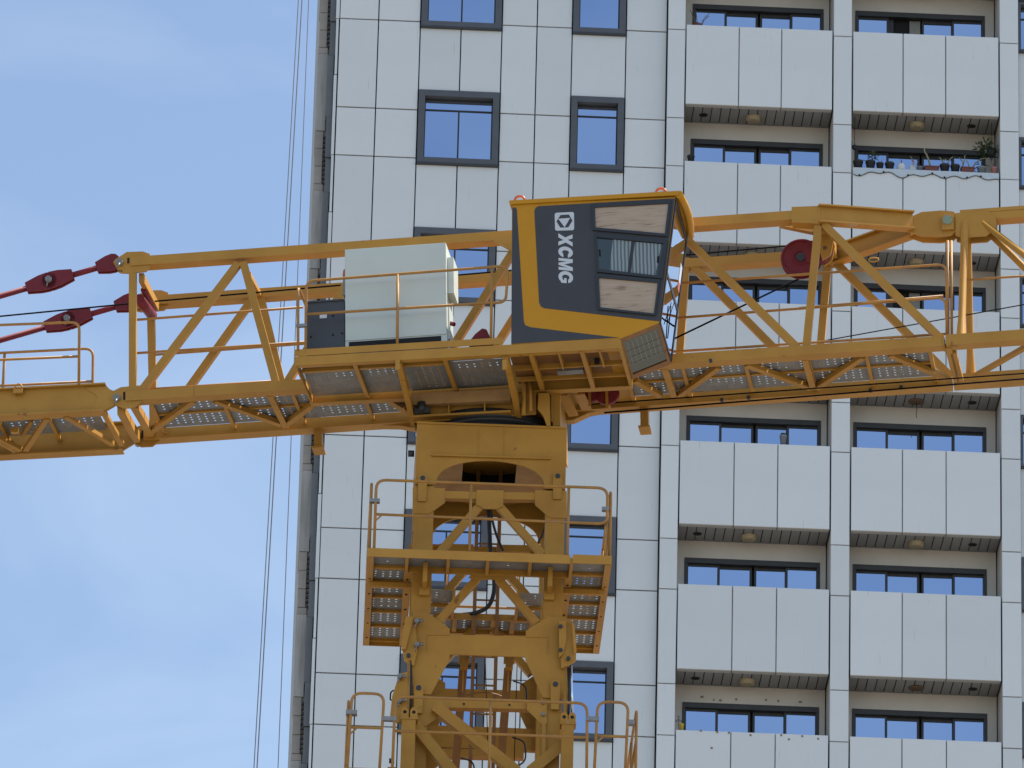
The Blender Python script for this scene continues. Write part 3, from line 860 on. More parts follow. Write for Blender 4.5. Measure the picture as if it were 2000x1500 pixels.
# --- cab and machinery platform on the near side
YN = -2.20
plt_ = upper('machinery_platform')
n_ = lambda px, py: UP.Y(px, py, YN)
def strip(name, a, b, c, d, y, t, parent=plt_, material=CY): return plate(name, [a, b, c, d], y, t, parent, material)
strip('edge_beam', (575, 697), (1209, 661), (1212, 680), (576, 714), YN, 0.012)
A, B_ = n_(576, 714), n_(1212, 680)
put('edge_flange', MB().beam(A + Vector((0, 0.05, 0.004)), B_ + Vector((0, 0.05, 0.004)), 0.09, 0.012), CY, plt_)
strip('toe_board', (575, 683), (982, 659), (982, 671.5), (575, 696), YN + 0.002, 0.008)
put('end_beam', MB().beam(A + Vector((0.01, 0, 0.05)), Vector((A.x + 0.02, -0.80, A.z + 0.05)), 0.02, 0.12), CY, plt_)
put('end_beam', MB().beam(B_ + Vector((-0.01, 0, 0.06)), Vector((B_.x - 0.02, -0.80, B_.z + 0.06)), 0.03, 0.14), CY, plt_)
put('rear_beam', MB().beam((A.x, -0.83, A.z + 0.07), (B_.x, -0.83, B_.z + 0.07), 0.05, 0.15), CY, plt_)
put('rear_flange', MB().beam((A.x, -0.86, A.z - 0.01), (B_.x, -0.86, B_.z - 0.01), 0.12, 0.014), CY, plt_)
zat = lambda x: A.z + (B_.z - A.z) * (x - A.x) / (B_.x - A.x)
for px in (690, 866):
    x = n_(px, 705).x
    put('joist', MB().beam((x, YN + 0.02, zat(x) + 0.05), (x, -0.85, zat(x) + 0.05), 0.055, 0.07), CY, plt_)
for px in (777, 986):
    x = n_(px, 705).x
    m = MB().beam((x, YN + 0.06, zat(x) + 0.03), (x, -1.75, zat(x) - 0.05), 0.075, 0.13).beam((x, -1.75, zat(x) - 0.05), (x, -0.72, zat(x) - 0.30), 0.075, 0.15)
    put('support_bracket', m, CY, plt_)
    strip('bracket_head', (px - 5, 703), (px + 4, 702), (px + 4, 721), (px - 5, 722), YN - 0.016, 0.014)
xa, xm, xb = A.x + 0.04, n_(985, 700).x, B_.x - 0.05
put('longitudinal_joist', MB().beam((xa, YN + 0.34, zat(xa) + 0.06), (n_(868, 700).x, YN + 0.34, zat(xa) + 0.045), 0.055, 0.05), CY, plt_)
xs = [xa, n_(690, 705).x, n_(777, 705).x, n_(866, 705).x, xm - 0.02]
for i in range(4):
    for y0, y1 in ((YN + 0.02, YN + 0.36), (YN + 0.37, -0.90)):
        o = put('deck_plate', MB().perforated(xs[i] + 0.01, xs[i + 1] - 0.01, y0, y1, 0), 'deck_steel', plt_)
        o.location.z = zat((xs[i] + xs[i + 1]) / 2) + 0.10
xs = [xm + 0.03] + [n_(p, 690).x for p in (1036, 1090, 1136, 1170)] + [xb]
for i, x in enumerate(xs[1:-1]):
    w = 0.06 if i in (0, 2) else 0.02
    put('joist', MB().beam((x, YN + 0.03, zat(x) + 0.03), (x, -0.88 if w > .05 else -1.62, zat(x) + 0.03), w, 0.10), CY, plt_)
put('longitudinal_joist', MB().beam((xs[0], -1.60, zat(xs[0]) + 0.05), (xs[-1], -1.60, zat(xs[-1]) + 0.05), 0.03, 0.07), CY, plt_)
put('longitudinal_joist', MB().beam((xs[0], -1.20, zat(xs[0]) + 0.05), (xs[-1], -1.20, zat(xs[-1]) + 0.05), 0.03, 0.06), CY, plt_)
o = put('floor_plate', MB().box((xs[0], YN + 0.03, 0), (xs[-1], -0.9, 0.01)), 'rust_shade_brown', plt_)
o.location.z = zat(1.3) + 0.13
put('service_box', MB().box((1.12, -1.46, zat(1.3) + 0.03), (1.48, -1.32, zat(1.3) + 0.12)), 'clamp_grey', plt_)
put('service_box', MB().box((1.66, -1.62, zat(1.6) + 0.03), (1.73, -1.5, zat(1.6) + 0.12)), 'dark_steel', plt_)
# guard rails of the platform
def prail(pts, y=YN + 0.02, name='guard_rail', bend=0.13): put(name, MB().bent([UP.Y(px, py, y) for px, py in pts], 0.02, bend, 8), 'rail_yellow', plt_)
prail([(597, 690), (598, 549), (992, 519), (988, 590), (958, 592)])
prail([(597, 614), (962, 591)], name='mid_rail')
prail([(777, 535), (776, 672)], name='rail_post'); prail([(961, 522), (959, 660)], name='rail_post')
c0, c1 = n_(582, 684), n_(582, 560)
put('guard_rail', MB().bent([c0, c1, c1 + Vector((0.02, 1.1, -0.02)), c0 + Vector((0.02, 1.1, 0))], 0.02, 0.1), 'rail_yellow', plt_)
put('rail_clamp', MB().box(n_(579, 640) + Vector((0, -0.03, 0)), n_(600, 633) + Vector((0, 0.02, 0))), 'clamp_grey', plt_)

# --- white electrical cabinet and grey resistor box on the platform
ca = upper('electrical_cabinet')
YC = -1.98
k_ = lambda px, py: UP.Y(px, py, YC)
x0, x1 = k_(674, 580).x, k_(872, 580).x
z0, z1 = k_(770, 682).z, k_(770, 481).z
put('case', MB().box((x0, YC, z0), (x1, YC + 0.62, z1)), 'enamel_white', ca)
put('door', MB().box((x0 + 0.006, YC - 0.012, z0 + 0.17), (x1 - 0.006, YC, z1 - 0.01)), 'enamel_white', ca)
put('base_gap', MB().box((x0 + 0.05, YC - 0.006, z0), (x1 - 0.08, YC + .001, z0 + 0.15)), 'black_hole', ca)
put('hood', MB().box((x1, YC + 0.10, z1 - 0.72), (x1 + 0.09, YC + 0.54, z1 - 0.18)), 'enamel_white', ca)
put('side_plate', MB().box((x1, YC + 0.12, z0 + 0.15), (x1 + 0.02, YC + 0.5, z0 + 0.66)), 'enamel_white', ca)
put('side_box', MB().box((x0 - 0.05, YC + 0.14, z1 - 0.62), (x0, YC + 0.3, z1 - 0.34)), 'clamp_grey', ca)
put('warning_lamp', MB().lathe((x0 - 0.025, YC + 0.2, z1 - 0.34), [(0.035, 0), (0.04, 0.05), (0.03, 0.12), (0.0, 0.15)], 12), 'orange_lamp', ca)
put('socket', MB().tube([(x1 + .02, YC + 0.2, z0 + 0.42), (x1 + .08, YC + 0.16, z0 + 0.38)], 0.03, 10), 'red_paint', ca)
rb = upper('resistor_box')
a0, a1 = k_(598, 620).x, x0 - 0.012
b1 = k_(635, 589).z
put('case', MB().box((a0, YC + 0.02, z0), (a1, YC + 0.6, b1)), 'box_grey', rb)
put('lid', MB().box((a0 - 0.012, YC, b1 + 0.002), (a1, YC + 0.62, b1 + 0.025)), 'box_grey', rb)
q = k_(631, 616)
put('plate', MB().box((q.x - 0.05, YC + 0.013, q.z - 0.035), (q.x + 0.05, YC + 0.019, q.z + 0.045)), 'decal_white', rb)
for px, py in ((607, 657), (650, 653), (668, 650), (650, 616)):
    q = k_(px, py)
    put('bolt', MB().tube([(q.x, YC + 0.03, q.z), (q.x, YC + 0.005, q.z)], 0.014, 8), 'black_hole', rb)
mh = upper('motor_cover')
q = UP.Y(942, 662, -1.3)
put('cover', MB().prism([q + Vector((-0.2, 0, -0.05)), q + Vector((-0.1, 0, 0.08)), q + Vector((0.0, 0, 0.16)), q + Vector((0.06, 0, 0.14)), q + Vector((0.14, 0, -0.05))], (0, 0.35, 0)), 'red_paint', mh)

# --- operator cab
cab = upper('operator_cab')
cb = lambda cx, cy: (950 + .25 * cx, 340 + .25 * cy)
YF = -0.85
prof = [(1000, 399), (1319, 385), (1287.5, 631), (1211, 662), (998.5, 672)]
shell = MB().prism([UP.Y(*p, YN) for p in prof], (0, YF - YN, 0))
put('shell', shell, 'cab_yellow', cab)
def decal(name, pts, off, material, t=0.003):
    return put(name, MB().prism([UP.Y(*p, YN) + Vector((0, -off, 0)) for p in pts], (0, t, 0)), material, cab)
decal('dark_trim', [cb(*p) for p in [(203, 262), (228, 262), (238, 276), (292, 1150), (304, 1182), (345, 1197), (1036, 1279), (194, 1326)]], 0.004, 'slate_paint')
decal('dark_panel', [cb(*p) for p in [(375, 290), (383, 266), (405, 252), (1472, 190), (1350, 1151), (450, 1048), (426, 1035), (412, 1005)]], 0.004, 'slate_paint')
roof = MB()
ra, rbp = UP.Y(996, 396, YN), UP.Y(1325, 378, YN)
roof.prism([ra + Vector((0, -0.03, -0.035)), rbp + Vector((0, -0.03, -0.035)), rbp + Vector((0.02, -0.03, 0.0)), rbp + Vector((0, -0.03, 0.028)), ra + Vector((0, -0.03, 0.022)), ra + Vector((-0.01, -0.03, 0))], (0, YF - YN + 0.06, 0))
put('roof', roof, 'cab_yellow', cab)
vz = MB()
a_, b_ = rbp + Vector((0.01, -0.02, 0.0)), rbp + Vector((0.01, YF - YN + 0.02, 0.0))
vz.tube([a_ + (b_ - a_) * t + Vector((0.05 * math.sin(math.pi * t), 0, -0.02)) for t in (0, .15, .3, .5, .7, .85, 1)], 0.055, 10)
put('visor', vz, 'cab_yellow', cab)
for px in (1015, 1291):
    q = UP.Y(px, 392 - (px - 1015) * .055, YN + 0.15)
    put('lifting_eye', MB().tube([q + Vector((0.07 * math.cos(R_(a)), 0, 0.07 * math.sin(R_(a)))) for a in range(0, 181, 20)], 0.018, 8), 'orange_lamp', cab)
def side_window(outer, inner, fill):
    o = [UP.Y(*p, YN) for p in outer]; i = [UP.Y(*p, YN) for p in inner]
    fr = MB()
    for k in range(4):
        j = (k + 1) % 4
        fr.prism([o[k] + Vector((0, -0.034, 0)), o[j] + Vector((0, -0.034, 0)), i[j] + Vector((0, -0.034, 0)), i[k] + Vector((0, -0.034, 0))], (0, 0.03, 0))
    put('window_frame', fr, 'window_rubber', cab)
    for name, pts, material, off in fill:
        put(name, MB().prism([UP.Y(*p, YN) + Vector((0, -off, 0)) for p in pts], (0, 0.004, 0)), material, cab)
w1i = [(1162, 407), (1306, 398.8), (1298.8, 458), (1163.8, 446)]
side_window([(1155.5, 400.8), (1311, 391), (1303.8, 463.8), (1158, 451)], w1i, [('window_board', w1i, 'plywood', 0.012)])
w2i = [(1166, 465), (1296, 477), (1283.8, 540), (1170, 527)]
side_window([(1162, 457.5), (1303.8, 471), (1293.8, 546), (1166, 532.5)], w2i, [('window_pane', w2i, 'glass_cab_low', 0.009),
    ('curtain', [(1197, 468.5), (1234, 472), (1226, 533.5), (1191, 529.5)], 'striped_curtain', 0.014), ('curtain', [(1240, 473), (1292, 477.5), (1280, 539), (1232, 534)], 'striped_curtain', 0.014),
    ('sash_bar', [(1234, 471.5), (1240, 472.5), (1232, 535), (1226, 534)], 'window_rubber', 0.022), ('handle', [(1169, 488), (1173, 488.4), (1174, 501), (1170, 500.6)], 'black_hole', 0.02),
    ('handle', [(1284, 501), (1288, 501.4), (1287, 514), (1283, 513.6)], 'black_hole', 0.02)])
w3i = [(1170, 543.8), (1285, 553.8), (1277.5, 613.8), (1173, 602)]
side_window([(1163.8, 536), (1290, 547.5), (1280.5, 617.5), (1168.8, 606)], w3i, [('window_board', w3i, 'plywood', 0.012)])
# front glazing and the sloping lower window
def quad3(name, p, material, nrm, t=0.006):
    put(name, MB().prism(p, Vector(nrm).normalized() * t), material, cab)
T, L, D0 = UP.Y(1319, 387, YN), UP.Y(1287.5, 631, YN), UP.Y(1211, 662, YN)
nf = Vector((0, 1, 0)).cross(T - L).normalized()
if nf.x < 0: nf = -nf
g = lambda s_, t_: L + (T - L) * s_ + Vector((0, (YF - YN) * t_, 0))
quad3('front_pane', [g(0.015, .03) + nf * .004, g(0.015, .97) + nf * .004, g(.40, .97) + nf * .004, g(.40, .03) + nf * .004], 'glass_cab_front', nf)
quad3('front_pane', [g(0.42, .03) + nf * .004, g(0.42, .97) + nf * .004, g(.97, .97) + nf * .004, g(.97, .03) + nf * .004], 'glass_cab_front', nf)
for s0, s1 in ((0.395, 0.425), (0.0, 0.02), (0.965, 1.0)):
    quad3('front_bar', [g(s0, 0) + nf * .006, g(s0, 1) + nf * .006, g(s1, 1) + nf * .006, g(s1, 0) + nf * .006], 'window_rubber', nf, 0.012)
for t0, t1 in ((0.0, 0.035), (0.965, 1.0)):
    quad3('front_bar', [g(0, t0) + nf * .007, g(0, t1) + nf * .007, g(1, t1) + nf * .007, g(1, t0) + nf * .007], 'window_rubber', nf, 0.014)
q = g(0.62, 0.75) + nf * .02
put('wiper', MB().tube([g(0.05, 0.55) + nf * .02, g(0.28, .45) + nf * .03], 0.008, 6).tube([g(0.10, .35) + nf * .03, g(0.36, .62) + nf * .03], 0.006, 6), 'rope_black', cab)
put('warning_sticker', MB().prism([g(0.60, .80) + nf * .012, g(.60, .93) + nf * .012, g(.74, .93) + nf * .012, g(.74, .80) + nf * .012], nf * 0.002), 'decal_white', cab)
put('warning_sticker', MB().prism([g(0.53, .80) + nf * .012, g(.53, .93) + nf * .012, g(.60, .93) + nf * .012, g(.60, .80) + nf * .012], nf * 0.002), 'orange_lamp', cab)
nl = Vector((0, 1, 0)).cross(L - D0).normalized()
if nl.z > 0: nl = -nl
h = lambda s_, t_: D0 + (L - D0) * s_ + Vector((0, (YF - YN) * t_, 0)) + nl * 0.004
quad3('lower_pane', [h(.05, .06), h(.93, .06), h(.93, .90), h(.05, .90)], 'glass_cab_low', nl)
fr = MB()
for a in ([h(0, 0), h(1, 0), h(1, .06), h(0, .06)], [h(0, .90), h(1, .90), h(1, 1), h(0, 1)], [h(0, .06), h(.05, .06), h(.05, .9), h(0, .9)], [h(.93, .06), h(1, .06), h(1, .9), h(.93, .9)]):
    fr.prism(a, nl * 0.02)
put('lower_frame', fr, 'rust_shade_brown', cab)
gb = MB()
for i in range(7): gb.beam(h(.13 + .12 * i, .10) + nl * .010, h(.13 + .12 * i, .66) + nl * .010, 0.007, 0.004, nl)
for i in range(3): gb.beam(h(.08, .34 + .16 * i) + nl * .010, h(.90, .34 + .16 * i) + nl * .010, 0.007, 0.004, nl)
put('reflection_grid', gb, 'reflection_grid_grey', cab)  # thin strips painting a building's reflection onto the lower pane
# lettering and emblem on the cab side (reads downwards)
def glyph(name, poly, y0, y1, x0=1090.3, x1=1118, sk=0.10):
    pts = []
    for a, b in poly:
        px = x0 + b * (x1 - x0); py = y0 + a * (y1 - y0) + sk * (px - x0)
        pts.append((px + (py - 415) * 0.008, py))
    decal(name, pts, 0.008, 'decal_white')
def arc(cx, cy, rx, ry, a0, a1, n=14): return [(cx + rx * math.cos(R_(a0 + (a1 - a0) * i / n)), cy + ry * math.sin(R_(a0 + (a1 - a0) * i / n))) for i in range(n + 1)]
glyph('letter_x', [(0, 0), (.34, 0), (.54, .36), (.70, 0), (1.04, 0), (.72, .52), (1.0, 1), (.66, 1), (.48, .66), (.32, 1), (-.02, 1), (.30, .48)], 456, 479)
glyph('letter_c', arc(.5, .5, .52, .52, 38, 322) + [(1.0, .34), (.70, .34)] + arc(.52, .5, .20, .24, 300, 60)[0:] + [(.70, .66), (1.0, .66)], 481, 502)
glyph('letter_m', [(0, 0), (.24, 0), (.24, .62), (.40, 0), (.60, 0), (.76, .62), (.76, 0), (1, 0), (1, 1), (.70, 1), (.5, .40), (.30, 1), (0, 1)], 504, 527)
glyph('letter_g', arc(.5, .5, .52, .52, 40, 318) + [(1.0, .18), (1.0, .56), (.58, .56), (.58, .38), (.76, .38), (.74, .30)] + arc(.50, .5, .22, .26, 300, 60) + [(.72, .66), (.98, .68)], 529, 552)
decal('emblem', [cb(*p) for p in [(545, 304), (675, 298), (685, 308), (686, 428), (678, 440), (548, 444), (537, 434), (534, 316)]], 0.008, 'decal_white')
decal('emblem_hexagon', [cb(*p) for p in [(548, 372), (580, 322), (645, 318), (673, 366), (640, 418), (578, 420)]], 0.0105, 'slate_paint')
decal('emblem_triangle', [cb(*p) for p in [(562, 352), (655, 345), (612, 418)]], 0.013, 'decal_white')

# --- turntable between boom and mast
tt = upper('turntable')
put('front_beam', MB().beam((-0.98, -0.98, -0.52), (0.42, -0.98, -0.55), 0.10, 0.17), 'ring_beige', tt)
put('lower_beam', MB().beam((-0.98, -0.92, -0.76), (0.42, -0.92, -0.78), 0.14, 0.03), CY, tt)
put('web_plate', MB().box((-0.95, -0.86, -0.80), (0.75, -0.84, -0.12)), CY, tt)
put('web_plate', MB().box((-0.95, 0.84, -0.80), (0.95, 0.86, -0.12)), CY, tt)
put('side_plate', MB().box((-0.97, -0.86, -0.82), (-0.95, 0.86, -0.10)), CY, tt)
put('side_plate', MB().box((0.95, -0.80, -0.90), (0.97, 0.86, -0.10)), CY, tt)
put('corner_post', MB().prism([UP.Y(*p, -0.95) for p in [(1052, 768), (1072, 768), (1074, 832), (1068, 832), (1060, 810), (1050, 799)]], (0, 0.10, 0)), CY, tt)
put('corner_post', MB().prism([UP.Y(*p, -0.75) for p in [(1078, 768), (1094, 768), (1094, 832), (1080, 832)]], (0, 0.10, 0)), CY, tt)
for x, z in ((-0.45, -0.68), (0.05, -0.68)): put('rib', MB().box((x - .01, -0.97, -0.76), (x + .01, -0.86, -0.60)), CY, tt)
put('top_plate', MB().lathe((0, 0, -0.87), [(0.96, 0), (0.96, 0.05)], 64), 'dark_steel', tt)
put('slew_motor', MB().tube([(-0.82, -1.02, -0.72), (-0.82, -1.02, -0.58)], 0.06, 12).box((-0.92, -1.05, -0.74), (-0.70, -0.98, -0.66)), 'dark_steel', tt)
put('cable_bundle', MB().bent([(0.58, -0.95, -0.2), (0.60, -0.98, -0.5), (0.59, -0.97, -0.85)], 0.03, 0.1).tube([(0.68, -0.95, -0.2), (0.69, -0.97, -0.8)], 0.025), CY, tt)
for i, (a, b) in enumerate([((1100, 772), (1120, 812)), ((1132, 770), (1146, 800)), ((1075, 770), (1098, 800))]):
    put('gusset', MB().beam(UP.Y(*a, -0.4), UP.Y(*b, 0.2), 0.14, 0.02), CY, tt)
put('far_gusset', MB().prism([UP.Y(*p, W2 + .02) for p in [(1094, 812), (1150, 800), (1200, 790), (1200, 796), (1150, 806), (1120, 820), (1094, 822)]], (0, 0.15, 0)), CY, tt)
put('near_gusset', MB().prism([UP.Y(*p, W2 + .02) for p in [(700, 830), (780, 822), (808, 828), (808, 836), (780, 831)]], (0, 0.15, 0)), CY, tt)

# deck plate that closes the turntable between the bottom chords
put('deck', MB().box((-0.84, -W2 + 0.2, -0.045), (1.93, W2 - 0.06, -0.022)), CY, tt)
for x in (-0.4, 0.3, 1.1, 1.6): put('deck_rib', MB().box((x - 0.02, -W2 + 0.2, -0.13), (x + 0.02, W2 - 0.06, -0.047)), CY, tt)
# slots, clips and small fittings on the boom
for y0, sx, sy in ((-W2, 0, 0), (W2, 35.5, 75.6)):
    for x, y, h in ((250.5, 509, 0.085), (242.5, 773, 0.12)):
        q = un(x + sx, y + sy, y0 + 0.008)
        put('slot', MB().box((q.x - 0.014, y0 + 0.007, q.z - h / 2), (q.x + 0.014, y0 + 0.0115, q.z + h / 2)), 'black_hole', boom)
    for x, y in ((237, 529), (232, 529)):
        q = un(x + sx, y + sy, y0 + 0.008)
        put('bolt_hole', MB().tube([(q.x, y0 + 0.011, q.z), (q.x, y0 + 0.008, q.z)], 0.012, 8), 'black_hole', boom)
q = un(1695, 508, -W2 - 0.01)
put('cable_loop', MB().tube([q + Vector((0.08 + 0.07 * math.cos(R_(a)), 0, 0.03 * math.sin(R_(a)))) for a in range(0, 361, 30)], 0.010, 6), CY, boom)
q = un(1666, 440, -W2 - 0.01)
put('name_tag', MB().box((q.x - 0.05, q.y - 0.01, q.z - 0.018), (q.x + 0.05, q.y, q.z + 0.018)), 'ring_beige', boom)
for px, py in ((1388, 706), (1410, 783), (1462, 778), (1700, 764), (1760, 758)):
    q = UP.Z(px, py, -0.13)
    put('clip', MB().box((q.x - 0.02, q.y - 0.03, q.z - 0.01), (q.x + 0.02, q.y + 0.03, q.z + 0.03)), 'dark_steel', boom)
for px in (330, 400, 640, 1400, 1480, 1660, 1740):
    q = un(px, 764.6 - (px - 245) * 0.0687, -W2 - 0.01)
    put('rail_socket', MB().box((q.x - 0.025, -W2 + 0.10, q.z - 0.01), (q.x + 0.025, -W2 + 0.16, q.z + 0.05)), CY, boom)
put('chord_joint', MB().box((un(379, 756).x - 0.004, -W2 - 0.013, ZB - 0.075), (un(379, 756).x + 0.004, -W2 - 0.009, ZB + 0.075)), 'rust_shade_brown', boom)

# --- mast, in the crane's own base frame
HM = 1.03                                     # half width of the mast
YM = 'mast_yellow'
mf = lambda px, py, y=-HM: MA.Y(px, py, y)
def mplate(name, pts, parent, y=-HM, t=0.03, material=YM, rear=False):
    """a plate on the front face; rear=True also sets its twin on the back face"""
    P = [mf(*p, y) for p in pts]
    o = put(name, MB().prism(P, (0, t, 0)), material, parent)
    if rear:
        put(name, MB().prism([Vector((p.x, -p.y - t, p.z)) for p in P], (0, t, 0)), material, parent)
    return o
def mbeam(name, a, b, w, h, parent, y=-HM, material=YM, rear=False):
    A, B_ = mf(*a, y), mf(*b, y)
    put(name, MB().beam(A + Vector((0, h / 2, 0)), B_ + Vector((0, h / 2, 0)), w, h, (0, 1, 0)), material, parent)
    if rear:
        put(name, MB().beam(Vector((A.x, HM - h / 2, A.z)), Vector((B_.x, HM - h / 2, B_.z)), w, h, (0, 1, 0)), material, parent)

mast = lower('mast')
CW = 0.265
ZTOP = mf(957, 829).z
for sx in (-1, 1):
    for sy in (-1, 1):
        x = sx * (HM - CW / 2); y = sy * (HM - CW / 2)
        put('column', MB().box((x - CW / 2, y - CW / 2, 0), (x + CW / 2, y + CW / 2, ZTOP - 0.95)), YM, mast)
# lattice of the mast further down
lat = MB()
z = 33.0
while z > 0.5:
    z2 = max(z - 1.65, 0.05)
    for sy in (-1, 1):
        lat.beam((-HM + .2, sy * (HM - .13), z), (0, sy * (HM - .13), z2), 0.11, 0.11).beam((HM - .2, sy * (HM - .13), z), (0, sy * (HM - .13), z2), 0.11, 0.11)
        lat.beam((sy * (HM - .13), -HM + .2, z), (sy * (HM - .13), 0, z2), 0.11, 0.11).beam((sy * (HM - .13), HM - .2, z), (sy * (HM - .13), 0, z2), 0.11, 0.11)
        lat.beam((-HM + .2, sy * (HM - .13), z2), (HM - .2, sy * (HM - .13), z2), 0.11, 0.11).beam((sy * (HM - .13), -HM + .2, z2), (sy * (HM - .13), HM - .2, z2), 0.11, 0.11)
    z = z2
put('lattice', lat, YM, mast)
put('foundation_block', MB().box((-2.6, -2.6, 0), (2.6, 2.6, 0.5)), 'ground_concrete', mast)

# --- head section: plated box with arched openings
head = lower('slewing_support')
def arch_plate(axis, sgn):
    zt, zb = ZTOP, mf(957, 950).z
    zc, rx, rz = mf(957, 948).z - 0.02, 0.745, mf(957, 897).z - mf(957, 948).z
    poly = [(-HM, zb), (-HM, zt), (HM, zt), (HM, zb), (rx + 0.01, zb)] + [(rx * math.cos(R_(a)), zc + (rz + 0.0) * math.sin(R_(a)) ** 0.8 if 0 < a < 180 else zc) for a in range(0, 181, 9)] + [(-rx - 0.01, zb)]
    if axis == 'y':
        y = -HM if sgn < 0 else HM - 0.025
        return MB().prism([(u, y, w) for u, w in poly], (0, 0.025, 0))
    x = -HM + 0.001 if sgn < 0 else HM - 0.026
    return MB().prism([(x, u * 0.97, w) for u, w in poly], (0.025, 0, 0))
put('front_plate', arch_plate('y', -1), YM, head)
put('rear_plate', arch_plate('y', 1), YM, head)
put('side_plate', arch_plate('x', -1), YM, head)
put('side_plate', arch_plate('x', 1), YM, head)
put('top_ring_plate', MB().box((-HM + .03, -HM + .03, ZTOP - 0.04), (HM - .03, HM - .03, ZTOP - 0.012)), YM, head)
put('slew_ring', MB().lathe((0, 0, ZTOP - 0.01), [(0.93, 0), (0.93, 0.10), (0.86, 0.10), (0.86, 0.17), (0.94, 0.17), (0.94, 0.30)], 72), 'dark_steel', head)
a, b = mf(843, 890), mf(1075, 897)
put('stiffener', MB().beam(a + Vector((0, -0.012, 0)), b + Vector((0, -0.012, 0)), 0.05, 0.024), YM, head)
put('top_lip', MB().box((-HM - 0.005, -HM - 0.02, ZTOP - 0.03), (HM + 0.005, -HM - 0.001, ZTOP)), YM, head)
# dished ring seen from below with its dark manhole
zr = mf(957, 897).z + 0.13
ring = MB()
NA = 40
outer, inner = [], []
for i in range(NA):
    an = 2 * math.pi * i / NA
    outer.append((0.80 * math.cos(an), 0.80 * math.sin(an), zr - 0.05))
    inner.append((max(-0.37, min(0.37, 0.62 * math.cos(an))), max(-0.60, min(0.28, 0.72 * math.sin(an))), zr + 0.02))
ring.add(outer + inner, [(i, (i + 1) % NA, NA + (i + 1) % NA, NA + i) for i in range(NA)], True)
put('inner_ring', ring, 'ring_beige', head)
sk = MB().lathe((0, 0, zr - 0.06), [(0.80, 0), (0.80, 0.03), (0.84, 0.03), (0.84, 0.0)], 40)
sk.f = sk.f[:-2]; sk.sm = sk.sm[:-2]
put('ring_skirt', sk, YM, head)
for px in (935, 985):
    a, b = mf(px, 838), mf(px - 1, 888)
    put('weld_seam', MB().beam(a + Vector((0, -0.003, 0)), b + Vector((0, -0.003, 0)), 0.012, 0.006, (0, 1, 0)), YM, head)
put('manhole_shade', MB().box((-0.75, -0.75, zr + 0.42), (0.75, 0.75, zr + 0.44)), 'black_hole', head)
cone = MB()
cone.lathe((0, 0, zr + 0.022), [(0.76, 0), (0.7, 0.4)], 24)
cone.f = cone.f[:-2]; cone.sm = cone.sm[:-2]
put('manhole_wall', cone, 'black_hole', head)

# --- upper mast node: gussets, beams, braces (front and back)
nodeA = lower('mast_brace_frame')
mplate('gusset', [(806, 952), (869, 953.6), (869, 981.6), (839, 1003), (806, 1003)], nodeA, -HM - 0.012, 0.014, rear=True)
mplate('gusset', [(1045, 957.6), (1107, 959), (1107, 1012), (1073.6, 1011), (1045, 986)], nodeA, -HM - 0.012, 0.014, rear=True)
mplate('gusset', [(931, 957), (984, 957.6), (982.4, 988), (971, 994), (946, 993.6), (930, 985)], nodeA, -HM - 0.02, 0.02, rear=True)
mbeam('cross_beam', (866, 966), (934, 967.5), 0.105, 0.12, nodeA, rear=True); mbeam('cross_beam', (980, 968), (1048, 969), 0.105, 0.12, nodeA, rear=True)
mbeam('diagonal', (938, 985), (858, 1078), 0.105, 0.10, nodeA, rear=True); mbeam('diagonal', (976, 988), (1060, 1082), 0.105, 0.10, nodeA, rear=True)
for px, py in ((825.5, 936), (1089, 932)):
    c = mf(px, py)
    rim = [Vector((c.x + 0.065 * math.cos(R_(t)), 0, c.z + 0.065 * math.sin(R_(t)))) for t in range(0, 181, 20)]
    pl = [Vector((p.x, -HM - 0.04, p.z)) for p in rim] + [Vector((c.x - 0.055, -HM - 0.04, c.z - 0.34)), Vector((c.x + 0.055, -HM - 0.04, c.z - 0.34))]
    put('pin_lug', MB().prism(pl, (0, 0.038, 0)), YM, nodeA)
    put('lug_pin', MB().tube([(c.x, -HM - 0.02, c.z), (c.x, -HM - 0.055, c.z)], 0.034, 14), 'dark_steel', nodeA)
# second node, head of the climbing frame
nodeB = lower('climbing_frame')
mplate('gusset', [(915, 1128), (928, 1112), (980, 1112), (996, 1130), (972, 1136), (966, 1132), (938, 1132), (934, 1136)], nodeB, -HM - 0.012, 0.014, rear=True)
mbeam('diagonal', (934, 1126), (856, 1212), 0.10, 0.10, nodeB, rear=True); mbeam('diagonal', (973, 1128), (1049, 1216), 0.10, 0.10, nodeB, rear=True)
mplate('portal_plate', [(806, 1194), (835, 1196), (878.5, 1228), (878.5, 1239), (1027, 1243), (1027, 1232), (1070, 1204), (1108, 1206), (1112, 1366), (1060.5, 1362), (1026, 1287), (1026, 1283), (878, 1278), (877.5, 1288), (841.5, 1356), (798, 1354)], nodeB, -HM - 0.03, 0.03, rear=True)
for a, b in (((835, 1240), (878, 1240)), ((1027, 1244), (1070, 1245))):
    A, B_ = mf(*a, -HM - .03), mf(*b, -HM - .03)
    put('doubler_edge', MB().beam(A + Vector((0, -0.004, 0)), B_ + Vector((0, -0.004, 0)), 0.012, 0.012), 'mast_yellow', nodeB)
for a, b in (((835, 1240), (834, 1272)), ((1070, 1245), (1069, 1278))):
    A, B_ = mf(*a, -HM - .03), mf(*b, -HM - .03)
    put('doubler_edge', MB().beam(A + Vector((0, -0.004, 0)), B_ + Vector((0, -0.004, 0)), 0.012, 0.012), 'mast_yellow', nodeB)
